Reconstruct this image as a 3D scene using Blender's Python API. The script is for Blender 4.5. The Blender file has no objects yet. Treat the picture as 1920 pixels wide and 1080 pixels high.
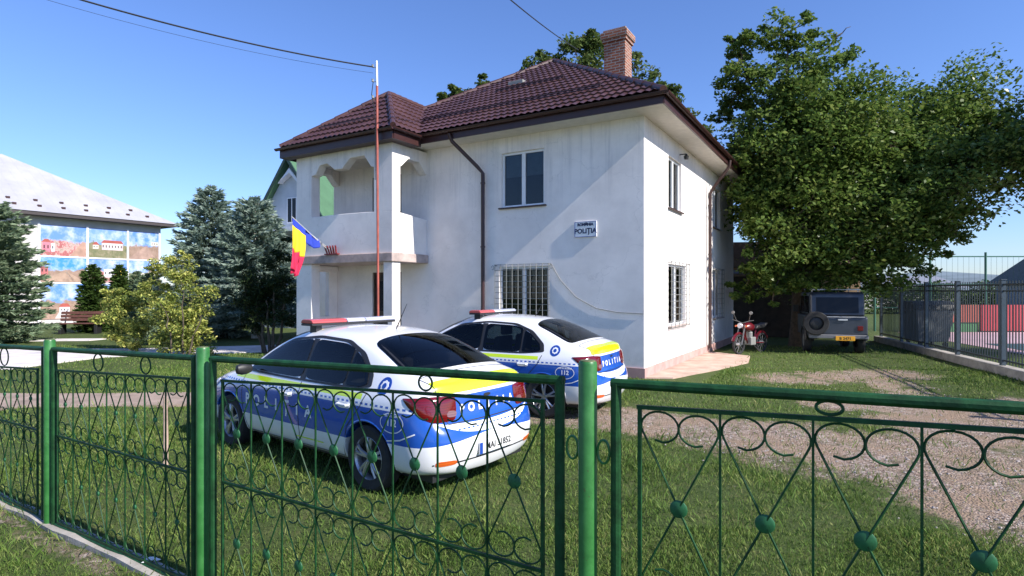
import bpy, bmesh, math, random
import numpy as np
from mathutils import Vector, Matrix
from mathutils.bvhtree import BVHTree
R = math.radians
scene = bpy.context.scene
COL = scene.collection
FPX, HOR, CAMZ = 1080.0, 545.0, 1.9          # focal length in photo pixels, horizon row, eye height

def gp(px, y, z=0.0):
    "ground point seen at a photo pixel: used to place things at their real spot"
    d = FPX*(CAMZ-z)/(y-HOR)
    return Vector(((px-960)/FPX*d, d, z))
def wp(px, y, d):
    return Vector(((px-960)/FPX*d, d, CAMZ+(HOR-y)/FPX*d))

# ------------------------------------------------------------------ objects
def tag(o, label=None, cat=None, group=None, kind=None):
    if label: o['label'] = label
    if cat: o['category'] = cat
    if group: o['group'] = group
    if kind: o['kind'] = kind
    return o
def empty(name, loc=(0,0,0), rz=0.0, label=None, cat=None, group=None):
    o = bpy.data.objects.new(name, None)
    o.empty_display_size = .2
    COL.objects.link(o); o.location = loc; o.rotation_euler = (0,0,rz)
    return tag(o, label, cat, group)
def copy_tree(o, parent=None):
    c = o.copy(); COL.objects.link(c); c.parent = parent
    for ch in list(o.children): copy_tree(ch, c)
    return c
def link_mesh(name, me, mat, parent=None, smooth=False):
    me.name = name
    o = bpy.data.objects.new(name, me); COL.objects.link(o)
    if mat is not None:
        me.materials.clear(); me.materials.append(mat)
    if parent is not None: o.parent = parent
    if smooth: me.shade_smooth()
    return o

class MB:
    def __init__(s): s.v = []; s.f = []
    def add(s, vs, fs):
        n = len(s.v); s.v += [tuple(p) for p in vs]; s.f += [tuple(i+n for i in f) for f in fs]
        return s
    def box(s, x0, x1, y0, y1, z0, z1):
        return s.add([(x0,y0,z0),(x1,y0,z0),(x1,y1,z0),(x0,y1,z0),(x0,y0,z1),(x1,y0,z1),(x1,y1,z1),(x0,y1,z1)],
                     [(3,2,1,0),(4,5,6,7),(0,1,5,4),(1,2,6,5),(2,3,7,6),(3,0,4,7)])
    def quad(s, a, b, c, d): return s.add([a,b,c,d], [(0,1,2,3)])
    def prism(s, pts, axis, t0, t1):
        "2-D outline extruded along axis ('x','y','z')"
        def m(p, t):
            if axis == 'y': return (p[0], t, p[1])
            if axis == 'x': return (t, p[0], p[1])
            return (p[0], p[1], t)
        n = len(pts)
        vs = [m(p, t0) for p in pts] + [m(p, t1) for p in pts]
        fs = [tuple(range(n)), tuple(range(2*n-1, n-1, -1))]
        fs += [(i, (i+1) % n, n+(i+1) % n, n+i) for i in range(n)]
        return s.add(vs, fs)
    def tube(s, pts, r, n=8, closed=False, cap=True):
        pts = [Vector(p) for p in pts]; m = len(pts)
        rs = r if isinstance(r, (list, tuple)) else [r]*m
        prev = None; rings = []
        for i, p in enumerate(pts):
            if closed: t = pts[(i+1) % m]-pts[i-1]
            else: t = pts[min(i+1, m-1)]-pts[max(i-1, 0)]
            if t.length < 1e-9: t = Vector((0,0,1))
            t.normalize()
            if prev is None:
                a = Vector((0,0,1)) if abs(t.z) < .9 else Vector((1,0,0))
                u = t.cross(a).normalized()
            else:
                u = prev-t*prev.dot(t)
                u = u.normalized() if u.length > 1e-6 else t.orthogonal().normalized()
            prev = u; w = t.cross(u)
            rings.append([p+(u*math.cos(2*math.pi*k/n+math.pi/n)+w*math.sin(2*math.pi*k/n+math.pi/n))*rs[i] for k in range(n)])
        vs = [q for rg in rings for q in rg]; fs = []
        for i in range(m if closed else m-1):
            j = (i+1) % m
            for k in range(n):
                fs.append((i*n+k, i*n+(k+1) % n, j*n+(k+1) % n, j*n+k))
        if cap and not closed:
            fs.append(tuple(range(n-1, -1, -1))); fs.append(tuple((m-1)*n+k for k in range(n)))
        return s.add(vs, fs)
    def bar(s, a, b, w, h=None):
        "square bar from a to b"
        return s.tube([a, b], (w if h is None else (w+h)/2)*.7071, 4)
    def lathe(s, prof, c=(0,0,0), n=24, axis='z', cap=True):
        vs = []; fs = []; m = len(prof)
        for (r, t) in prof:
            for k in range(n):
                a = 2*math.pi*k/n; x, y = r*math.cos(a), r*math.sin(a)
                q = (x, y, t) if axis == 'z' else ((x, t, y) if axis == 'y' else (t, x, y))
                vs.append((q[0]+c[0], q[1]+c[1], q[2]+c[2]))
        for i in range(m-1):
            for k in range(n):
                fs.append((i*n+k, i*n+(k+1) % n, (i+1)*n+(k+1) % n, (i+1)*n+k))
        if cap and prof[0][0] > 1e-6: fs.append(tuple(range(n)))
        if cap and prof[-1][0] > 1e-6: fs.append(tuple((m-1)*n+k for k in range(n)))
        return s.add(vs, fs)
    def build(s, name, mat, parent=None, smooth=False, bev=0, angle=35):
        me = bpy.data.meshes.new(name); me.from_pydata(s.v, [], s.f); me.update()
        bm = bmesh.new(); bm.from_mesh(me)
        bmesh.ops.recalc_face_normals(bm, faces=bm.faces); bm.to_mesh(me); bm.free()
        o = link_mesh(name, me, mat, parent)
        if smooth:
            me.shade_smooth()
            me.set_sharp_from_angle(angle=R(angle))
        if bev:
            b = o.modifiers.new('bevel', 'BEVEL'); b.width = bev; b.segments = 2; b.limit_method = 'ANGLE'; b.angle_limit = R(40)
        return o

def np_mesh(name, V, nper, mat, parent=None, smooth=False):
    "V: (count, nper, 3) polygons that share nothing"
    n = V.shape[0]
    me = bpy.data.meshes.new(name)
    me.vertices.add(n*nper); me.vertices.foreach_set('co', V.reshape(-1).astype(np.float32))
    me.loops.add(n*nper); me.loops.foreach_set('vertex_index', np.arange(n*nper, dtype=np.int32))
    me.polygons.add(n); me.polygons.foreach_set('loop_start', np.arange(0, n*nper, nper, dtype=np.int32))
    me.update(calc_edges=True); me.validate()
    return link_mesh(name, me, mat, parent, smooth)

# ------------------------------------------------------------------ materials
class NT:
    def __init__(s, name):
        s.m = bpy.data.materials.new(name); s.m.use_nodes = True
        s.t = s.m.node_tree; s.b = s.t.nodes['Principled BSDF']; s.out = s.t.nodes['Material Output']
    def n(s, kind, **kw):
        o = s.t.nodes.new(kind)
        for k, v in kw.items():
            if k.startswith('i_'):
                key = k[2:]; key = int(key) if key.isdigit() else key.replace('_', ' ')
                o.inputs[key].default_value = v
            else: setattr(o, k, v)
        return o
    def l(s, a, b): s.t.links.new(a, b)
    def val(s, sock, v):
        if hasattr(v, 'links') or hasattr(v, 'is_linked'): s.l(v, sock)
        else: sock.default_value = v
    def math(s, op, a, b=0.0, c=0.0):
        o = s.n('ShaderNodeMath', operation=op)
        s.val(o.inputs[0], a); s.val(o.inputs[1], b); s.val(o.inputs[2], c)
        return o.outputs[0]
    def ramp(s, fac, stops, interp='LINEAR'):
        o = s.n('ShaderNodeValToRGB'); o.color_ramp.interpolation = interp
        e = o.color_ramp.elements
        while len(e) < len(stops): e.new(.5)
        for i, (p, c) in enumerate(stops):
            e[i].position = p; e[i].color = (*c, 1) if len(c) == 3 else c
        s.l(fac, o.inputs[0]); return o.outputs[0]
    def mix(s, fac, a, b, blend='MIX'):
        o = s.n('ShaderNodeMix', data_type='RGBA', blend_type=blend)
        s.val(o.inputs[0], fac)
        for sock, v in ((o.inputs[6], a), (o.inputs[7], b)):
            if isinstance(v, tuple): sock.default_value = (*v, 1) if len(v) == 3 else v
            else: s.l(v, sock)
        return o.outputs[2]
    def coord(s, kind='Object'):
        return s.n('ShaderNodeTexCoord').outputs[kind]
    def noise(s, scale, detail=4, rough=.5, vec=None, out=0, dist=0):
        o = s.n('ShaderNodeTexNoise'); o.inputs['Scale'].default_value = scale; o.inputs['Detail'].default_value = detail
        o.inputs['Roughness'].default_value = rough; o.inputs['Distortion'].default_value = dist
        s.l(vec if vec is not None else s.coord(), o.inputs['Vector']); return o.outputs[out]
    def bump(s, h, strength=.3, dist=.01):
        o = s.n('ShaderNodeBump'); o.inputs['Strength'].default_value = strength; o.inputs['Distance'].default_value = dist
        s.l(h, o.inputs['Height']); s.l(o.outputs[0], s.b.inputs['Normal'])
    def col(s, v):
        if isinstance(v, tuple): s.b.inputs['Base Color'].default_value = (*v, 1)
        else: s.l(v, s.b.inputs['Base Color'])
    def rough(s, v):
        s.val(s.b.inputs['Roughness'], v)

def simple(name, c, rough=.6, metal=0, var=.12, nscale=6, spec=.5, coat=0, bump=0, bscale=60):
    t = NT(name)
    f = t.noise(nscale, 5, .6)
    lo = tuple(x*(1-var) for x in c); hi = tuple(min(1, x*(1+var)) for x in c)
    t.col(t.ramp(f, [(.3, lo), (.7, hi)]))
    t.rough(rough); t.b.inputs['Metallic'].default_value = metal
    t.b.inputs['Specular IOR Level'].default_value = spec
    t.b.inputs['Coat Weight'].default_value = coat; t.b.inputs['Coat Roughness'].default_value = .05
    if bump: t.bump(t.noise(bscale, 4), bump, .01)
    return t.m

def leaf_mat(name, stops, trans=.35, rough=.5, nscale=.5, amt=.35):
    t = NT(name)
    g = t.n('ShaderNodeNewGeometry')
    big = t.noise(nscale, 2)
    f = t.math('ADD', t.math('MULTIPLY', g.outputs['Random Per Island'], 1-amt), t.math('MULTIPLY', big, amt))
    c = t.ramp(f, stops)
    t.col(c); t.rough(rough); t.b.inputs['Specular IOR Level'].default_value = .18
    tr = t.n('ShaderNodeBsdfTranslucent'); t.l(t.mix(.5, c, (.5,.6,.1), 'MULTIPLY') if False else c, tr.inputs[0])
    mx = t.n('ShaderNodeMixShader'); mx.inputs[0].default_value = trans
    t.l(t.b.outputs[0], mx.inputs[1]); t.l(tr.outputs[0], mx.inputs[2]); t.l(mx.outputs[0], t.out.inputs[0])
    return t.m

M = {}
def stucco():
    t = NT('white_stucco'); co = t.coord()
    big = t.noise(.9, 6, .65, co)
    base = t.ramp(big, [(.3, (.72,.67,.64)), (.62, (.90,.84,.80))])
    # vertical run marks under the eaves and rising damp above the ground
    mp = t.n('ShaderNodeMapping'); mp.inputs['Scale'].default_value = (7,7,.35); t.l(co, mp.inputs[0])
    st = t.noise(1.0, 5, .7, mp.outputs[0])
    sp = t.n('ShaderNodeSeparateXYZ'); t.l(co, sp.inputs[0])
    hi = t.ramp(sp.outputs[2], [(0, (0,0,0)), (1, (1,1,1))])
    up = t.math('SMOOTHSTEP', 3.2, 5.6) if False else None
    topm = t.n('ShaderNodeMapRange', interpolation_type='SMOOTHSTEP'); t.l(sp.outputs[2], topm.inputs[0])
    topm.inputs[1].default_value = 3.4; topm.inputs[2].default_value = 5.2
    streak = t.math('MULTIPLY', t.ramp(st, [(.5, (0,0,0)), (.68, (1,1,1))]), topm.outputs[0])
    c = t.mix(t.math('MULTIPLY', streak, .35), base, (.42,.40,.42))
    low = t.n('ShaderNodeMapRange', interpolation_type='SMOOTHSTEP'); t.l(sp.outputs[2], low.inputs[0])
    low.inputs[1].default_value = 1.3; low.inputs[2].default_value = .2
    damp = t.math('MULTIPLY', low.outputs[0], t.ramp(t.noise(2.2, 5, .7, co), [(.42, (0,0,0)), (.62, (1,1,1))]))
    c = t.mix(t.math('MULTIPLY', damp, .3), c, (.50,.46,.44))
    # hairline cracks
    v = t.n('ShaderNodeTexVoronoi', feature='DISTANCE_TO_EDGE'); v.inputs['Scale'].default_value = .55
    wv = t.n('ShaderNodeVectorMath', operation='ADD'); t.l(co, wv.inputs[0])
    nz = t.noise(2.0, 4, .6, co, out=1); sc = t.n('ShaderNodeVectorMath', operation='SCALE'); t.l(nz, sc.inputs[0]); sc.inputs[3].default_value = .7
    t.l(sc.outputs[0], wv.inputs[1]); t.l(wv.outputs[0], v.inputs['Vector'])
    cr = t.math('LESS_THAN', v.outputs[0], .004)
    c = t.mix(t.math('MULTIPLY', cr, .16), c, (.35,.33,.33))
    t.col(c); t.rough(.9); t.b.inputs['Specular IOR Level'].default_value = .2
    t.bump(t.noise(55, 5, .7, co), .25, .01)
    return t.m
M['stucco'] = stucco()
M['stucco_plain'] = simple('pale_plaster', (.66,.66,.67), .9, var=.12, nscale=1.6, spec=.2, bump=.2, bscale=50)
M['slab_edge'] = simple('stained_concrete', (.45,.36,.33), .9, var=.35, nscale=3, spec=.2, bump=.3)
M['plinth'] = simple('pink_plinth', (.50,.30,.27), .9, var=.2, nscale=3, bump=.3)
M['interior'] = simple('dark_interior', (.02,.02,.022), .9)
M['trim'] = simple('brown_metal_trim', (.045,.017,.016), .4, var=.15, spec=.5)
M['soffit'] = simple('cream_soffit', (.62,.58,.52), .8, var=.08)
M['pvc'] = simple('white_pvc', (.78,.78,.8), .4, var=.04)
M['grille'] = simple('pale_metal_bars', (.24,.24,.225), .5, var=.15)
M['green'] = None
def paint_green():
    t = NT('green_gloss_paint'); co = t.coord()
    n1 = t.noise(9, 5, .7, co)
    c = t.ramp(n1, [(.25, (.018,.105,.022)), (.5, (.034,.165,.036)), (.8, (.065,.235,.065))])
    ch = t.ramp(t.noise(38, 4, .6, co), [(.66, (0,0,0)), (.70, (1,1,1))])
    c = t.mix(t.math('MULTIPLY', ch, .6), c, (.06,.03,.015))
    t.col(c); t.rough(.38); t.b.inputs['Specular IOR Level'].default_value = .5
    t.bump(t.noise(70, 3), .15, .004)
    return t.m
M['green'] = paint_green()
M['green_dark'] = simple('dark_green_fence_paint', (.009,.055,.015), .55, var=.5, nscale=14, spec=.3, bump=.15, bscale=70)
def glass_dark(name, c=(.012,.014,.018), rough=.04):
    t = NT(name); t.col(c); t.rough(rough); t.b.inputs['Specular IOR Level'].default_value = .22
    t.bump(t.noise(1.3, 2), .03, .05)
    return t.m
M['glass'] = glass_dark('window_glass')
def clear_glass():
    t = NT('clear_window_glass'); g = t.n('ShaderNodeBsdfGlossy'); g.inputs['Roughness'].default_value = .03
    tr = t.n('ShaderNodeBsdfTransparent'); tr.inputs[0].default_value = (.55,.60,.62,1)
    f = t.n('ShaderNodeFresnel'); f.inputs[0].default_value = 1.5
    mx = t.n('ShaderNodeMixShader'); t.l(f.outputs[0], mx.inputs[0]); t.l(tr.outputs[0], mx.inputs[1]); t.l(g.outputs[0], mx.inputs[2]); t.l(mx.outputs[0], t.out.inputs[0])
    return t.m
M['clearglass'] = clear_glass()
def tint_glass(name, c, rf=.03):
    t = NT(name); g = t.n('ShaderNodeBsdfGlossy'); g.inputs['Roughness'].default_value = rf
    tr = t.n('ShaderNodeBsdfTransparent'); tr.inputs[0].default_value = (*c, 1)
    f = t.n('ShaderNodeFresnel'); f.inputs[0].default_value = 1.45
    mx = t.n('ShaderNodeMixShader'); t.l(f.outputs[0], mx.inputs[0]); t.l(tr.outputs[0], mx.inputs[1]); t.l(g.outputs[0], mx.inputs[2]); t.l(mx.outputs[0], t.out.inputs[0])
    return t.m
M['cartint'] = tint_glass('tinted_side_glass', (.34,.39,.37)); M['reartint'] = tint_glass('tinted_rear_glass', (.26,.28,.29))
M['seatcloth'] = simple('dark_seat_cloth', (.045,.045,.05), .9, var=.2, nscale=20)
M['blind'] = simple('pale_window_blind', (.45,.47,.48), .9, var=.1)
M['carglass'] = glass_dark('tinted_car_glass', (.010,.011,.014), .03)
def rooftile():
    t = NT('maroon_metal_tile'); co = t.coord()
    f = t.noise(1.2, 4, .6, co)
    c = t.ramp(f, [(.3, (.052,.021,.019)), (.7, (.105,.047,.042))])
    c = t.mix(t.ramp(t.noise(14, 4, .7, co), [(.62, (0,0,0)), (.8, (.4,.4,.4))]), c, (.2,.17,.16))
    t.col(c); t.rough(.42); t.b.inputs['Specular IOR Level'].default_value = .5
    return t.m
M['tile'] = rooftile()
def brick():
    t = NT('orange_brick'); co = t.coord()
    sp = t.n('ShaderNodeSeparateXYZ'); t.l(co, sp.inputs[0])
    cb = t.n('ShaderNodeCombineXYZ'); t.l(t.math('ADD', sp.outputs[0], sp.outputs[1]), cb.inputs[0]); t.l(sp.outputs[2], cb.inputs[1])
    b = t.n('ShaderNodeTexBrick'); t.l(cb.outputs[0], b.inputs['Vector'])
    b.inputs['Scale'].default_value = 1; b.inputs['Brick Width'].default_value = .25; b.inputs['Row Height'].default_value = .078
    b.inputs['Mortar Size'].default_value = .013; b.inputs['Color1'].default_value = (.33,.105,.05,1); b.inputs['Color2'].default_value = (.17,.055,.035,1)
    b.inputs['Mortar'].default_value = (.36,.30,.26,1); b.inputs['Bias'].default_value = -.1
    c = t.mix(t.ramp(t.noise(5, 5, .7, co), [(.5, (0,0,0)), (.8, (.6,.6,.6))]), b.outputs[0], (.12,.06,.05))
    t.col(c); t.rough(.9)
    t.bump(t.math('SUBTRACT', 1.0, b.outputs[1]), .7, .012)
    return t.m
M['brick'] = brick()
def ground_mat():
    t = NT('ground_soil_grass'); co = t.coord()
    at = t.n('ShaderNodeAttribute', attribute_name='gravel')
    n1 = t.noise(1.1, 6, .7, co); n2 = t.noise(9, 5, .7, co)
    g = t.ramp(t.noise(3.0, 6, .75, co), [(.3, (.05,.085,.022)), (.52, (.085,.13,.036)), (.7, (.16,.16,.065))])
    g = t.mix(t.ramp(n2, [(.5, (0,0,0)), (.75, (.6,.6,.6))]), g, (.14,.12,.06))
    g = t.mix(t.ramp(t.noise(55, 6, .8, co), [(.42, (0,0,0)), (.6, (.8,.8,.8))]), t.mix(.45, g, (.02,.035,.01)), t.mix(.3, g, (.20,.22,.08)))
    v = t.n('ShaderNodeTexVoronoi'); v.inputs['Scale'].default_value = 46; t.l(co, v.inputs['Vector'])
    v2 = t.n('ShaderNodeTexVoronoi'); v2.inputs['Scale'].default_value = 17; t.l(co, v2.inputs['Vector'])
    sepc = t.n('ShaderNodeSeparateColor'); t.l(v.outputs['Color'], sepc.inputs[0])
    sepd = t.n('ShaderNodeSeparateColor'); t.l(v2.outputs['Color'], sepd.inputs[0])
    st = t.ramp(sepc.outputs[0], [(0, (.12,.08,.06)), (.45, (.37,.27,.215)), (.8, (.54,.43,.365)), (1, (.78,.68,.60))])
    st2 = t.ramp(sepd.outputs[0], [(0, (.14,.10,.075)), (.7, (.33,.245,.19)), (1, (.56,.47,.40))])
    gr = t.mix(.30, st, st2); gr = t.mix(t.ramp(t.noise(6, 6, .75, co), [(.5, (0,0,0)), (.62, (.75,.75,.75))]), gr, (.13,.12,.065))
    gr = t.mix(t.ramp(n1, [(.42, (0,0,0)), (.62, (.9,.9,.9))]), gr, (.36,.255,.175))
    m = t.math('ADD', at.outputs['Fac'], t.math('MULTIPLY', t.math('SUBTRACT', t.noise(1.3, 8, .8, co), .5), 2.9))
    m = t.ramp(m, [(.38, (0,0,0)), (.72, (1,1,1))])
    t.col(t.mix(m, g, gr)); t.rough(.95); t.b.inputs['Specular IOR Level'].default_value = .15
    h = t.math('ADD', t.math('MULTIPLY', v.outputs['Distance'], t.math('MULTIPLY', m, -1.0)), t.math('ADD', t.math('MULTIPLY', n2, .6), t.math('MULTIPLY', t.noise(48, 5, .8, co), .9)))
    t.bump(h, .9, .03)
    return t.m
M['ground'] = ground_mat()
M['concrete'] = simple('pale_path_concrete', (.68,.62,.60), .9, var=.18, nscale=2, spec=.2, bump=.3)
M['dirtpath'] = simple('beige_trodden_dirt', (.34,.26,.21), .95, var=.25, nscale=2.5, spec=.1, bump=.5)
M['apron'] = simple('pinkish_apron_concrete', (.50,.36,.29), .95, var=.25, nscale=2.5, spec=.1, bump=.5)
M['kerb'] = simple('grey_concrete', (.38,.35,.31), .95, var=.3, nscale=4, spec=.1, bump=.5)
M['grass'] = leaf_mat('grass_blades', [(.12, (.058,.108,.020)), (.45, (.12,.205,.040)), (.7, (.215,.27,.072)), (.88, (.40,.36,.16))], .3, .6, 1.3, .5)
M['walnut'] = leaf_mat('walnut_leaves', [(.15, (.048,.095,.020)), (.5, (.115,.185,.038)), (.75, (.20,.265,.065)), (.95, (.33,.33,.11))], .42, .34, .45, .4)
M['fartree'] = leaf_mat('far_tree_leaves', [(.15, (.05,.085,.022)), (.6, (.10,.15,.04)), (.95, (.22,.22,.08))], .3, .5, .4, .4)
M['spruce'] = leaf_mat('blue_spruce_needles', [(.1, (.12,.18,.135)), (.5, (.25,.33,.265)), (.9, (.44,.52,.44))], .35, .55, .8, .3)
M['pine'] = leaf_mat('green_conifer_needles', [(.1, (.08,.13,.07)), (.5, (.18,.25,.14)), (.9, (.33,.40,.25))], .32, .55, .8, .3)
M['thuja'] = leaf_mat('dark_thuja_sprays', [(.1, (.010,.022,.008)), (.5, (.024,.045,.014)), (.9, (.06,.075,.022))], .15, .55, .8, .4)
M['yellowleaf'] = leaf_mat('yellow_green_leaves', [(.1, (.07,.12,.03)), (.4, (.26,.31,.07)), (.7, (.48,.50,.12)), (.9, (.70,.62,.20))], .35, .5, .8, .3)
M['thujalight'] = leaf_mat('mid_green_sprays', [(.1, (.03,.065,.015)), (.5, (.06,.11,.022)), (.9, (.11,.16,.04))], .2, .55, .8, .4)
M['bark'] = simple('grey_brown_bark', (.10,.08,.06), .95, var=.4, nscale=9, spec=.1, bump=.8, bscale=25)
M['limed'] = simple('limewashed_bark', (.50,.47,.43), .95, var=.2, nscale=9, spec=.1, bump=.6, bscale=25)
M['wire'] = simple('black_cable', (.02,.02,.022), .6)
M['black'] = simple('black_plastic', (.018,.018,.02), .5, var=.1)
M['tyre'] = simple('tyre_rubber', (.022,.022,.023), .85, var=.2, nscale=20)
M['rim'] = simple('silver_alloy', (.48,.48,.5), .32, .7, var=.08)
M['chrome'] = simple('white_steel', (.7,.7,.7), .3, .4, var=.05)
M['carred'] = None
def lens(name, c, rough=.12):
    t = NT(name); co = t.coord()
    w = t.n('ShaderNodeTexWave', bands_direction='Z'); w.inputs['Scale'].default_value = 14; t.l(co, w.inputs[0])
    t.col(t.mix(t.math('MULTIPLY', w.outputs['Fac'], .5), c, tuple(x*.45 for x in c))); t.rough(rough)
    t.b.inputs['Coat Weight'].default_value = .6; t.b.inputs['Specular IOR Level'].default_value = .6
    return t.m
M['carred'] = lens('red_lens', (.15,.003,.006))
M['smoked'] = lens('smoked_lens', (.22,.10,.10))
M['lensclear'] = lens('clear_lens', (.62,.62,.68), .1)
M['lensblue'] = lens('blue_lens', (.02,.07,.5), .1)
M['lensorange'] = lens('orange_lens', (.75,.13,.02), .15)
M['plate'] = simple('white_plate', (.75,.75,.74), .4, var=.03)
M['white_paint'] = simple('white_paint', (.78,.78,.79), .35, var=.03, coat=.4)
M['blue_mark'] = simple('blue_marking', (.012,.06,.33), .35, var=.06)
M['yellow_mark'] = simple('fluorescent_yellow_film', (.62,.80,.012), .45, var=.05)
M['white_mark'] = simple('white_marking', (.8,.8,.82), .4, var=.03)
# ================================================================== SETTING
F0 = Vector((.144, 2.69)); FD = Vector((.861, -.509)); FN = Vector((.509, .861))
def fence_pt(k, z=0, off=0.0): return Vector((F0.x+FD.x*k+FN.x*off, F0.y+FD.y*k+FN.y*off, z))
def sstep(a, b, x):
    t = np.clip((x-a)/(b-a), 0, 1); return t*t*(3-2*t)
def ground_z(x, y):
    q = (x-F0.x)*FN.x+(y-F0.y)*FN.y
    z = -.26*(1-sstep(0.0, 1.7, q))
    bumps = .018*np.sin(x*2.1+1)*np.cos(y*1.7)+.012*np.sin(x*4.3+y*3.1)
    return z+bumps*(1-sstep(9, 14, y))
def seg_d(x, y, a, b):
    ax, ay = a; bx, by = b; dx, dy = bx-ax, by-ay
    t = np.clip(((x-ax)*dx+(y-ay)*dy)/(dx*dx+dy*dy), 0, 1)
    return np.hypot(x-ax-t*dx, y-ay-t*dy)
def gravel_mask(x, y):
    m = np.zeros_like(x)
    for a, b, r in (((9.5,3.6),(6.0,5.6),1.5), ((6.0,5.6),(3.4,7.3),1.25), ((3.4,7.3),(1.6,8.6),.8), ((5.6,9.6),(9.2,9.4),.75), ((6.0,7.8),(7.4,9.5),1.0), ((4.6,5.2),(7.5,4.0),1.2), ((6.0,8.0),(8,8.6),1.0)):
        m = np.maximum(m, 1-sstep(r*.55, r*1.45, seg_d(x, y, a, b)))
    m = np.maximum(m, .92*(1-sstep(.3, 1.5, seg_d(x, y, (5.9,12.4), (8.8,13.2)))))
    m = np.maximum(m, .8*(1-sstep(.2, 1.2, seg_d(x, y, (7.4,10.5), (8.0,12.6)))))
    # worn track by the near left verge of the fence
    q = (x-F0.x)*FN.x+(y-F0.y)*FN.y
    k = (x-F0.x)*FD.x+(y-F0.y)*FD.y
    m = np.maximum(m, .75*(1-sstep(.02, .20, np.abs(q+.16)))*(k < -.5))
    m = np.maximum(m, .8*(1-sstep(.3, 1.1, seg_d(x, y, (.1,8.7), (1.5,8.4)))))
    return m*.86
def make_ground():
    def axis(lo, hi, fine_lo, fine_hi, step):
        a = list(np.arange(fine_lo, fine_hi+1e-6, step)); s = step; v = fine_lo; L = []
        while v > lo: s = min(s*1.35, 60); v -= s; L.append(v)
        s = step; v = fine_hi; H = []
        while v < hi: s = min(s*1.35, 60); v += s; H.append(v)
        return np.array(L[::-1]+a+H)
    xs = axis(-700, 700, -9, 13, .11); ys = axis(-40, 900, .3, 17, .11)
    X, Y = np.meshgrid(xs, ys); Z = ground_z(X, Y)
    nx, ny = len(xs), len(ys)
    V = np.stack([X, Y, Z], -1).reshape(-1, 3)
    i, j = np.meshgrid(np.arange(nx-1), np.arange(ny-1)); a = (j*nx+i).reshape(-1)
    Fq = np.stack([a, a+1, a+nx+1, a+nx], -1)
    me = bpy.data.meshes.new('ground')
    me.vertices.add(len(V)); me.vertices.foreach_set('co', V.reshape(-1).astype(np.float32))
    me.loops.add(len(Fq)*4); me.loops.foreach_set('vertex_index', Fq.reshape(-1).astype(np.int32))
    me.polygons.add(len(Fq)); me.polygons.foreach_set('loop_start', np.arange(0, len(Fq)*4, 4, dtype=np.int32))
    me.update(calc_edges=True)
    at = me.attributes.new('gravel', 'FLOAT', 'POINT'); at.data.foreach_set('value', gravel_mask(V[:,0], V[:,1]).astype(np.float32))
    o = link_mesh('ground', me, M['ground'], smooth=True); tag(o, kind='structure')
make_ground()

def sheet(name, pts, mat, z=.004, h=None):
    m = MB(); m.prism(pts, 'z', -.06, z); o = m.build(name, mat); tag(o, kind='structure'); return o
sheet('concrete_path', [(-26,12.6),(-15,13.2),(-12.1,13.9),(-11.6,16.4),(-6.4,18.1),(-6.7,20.3),(-12,18.7),(-26,17.6)], M['concrete'], .03)
sheet('far_path', [(-26,20.6),(-16,21.8),(-15.8,22.7),(-26,21.8)], M['concrete'], .025)
sheet('trodden_path', [(-13,9.2),(-7.5,9.3),(-5.6,9.5),(-3.8,9.8),(-3.9,10.9),(-5.8,10.7),(-7.6,10.55),(-13,10.6)], M['dirtpath'], .022)

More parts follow.
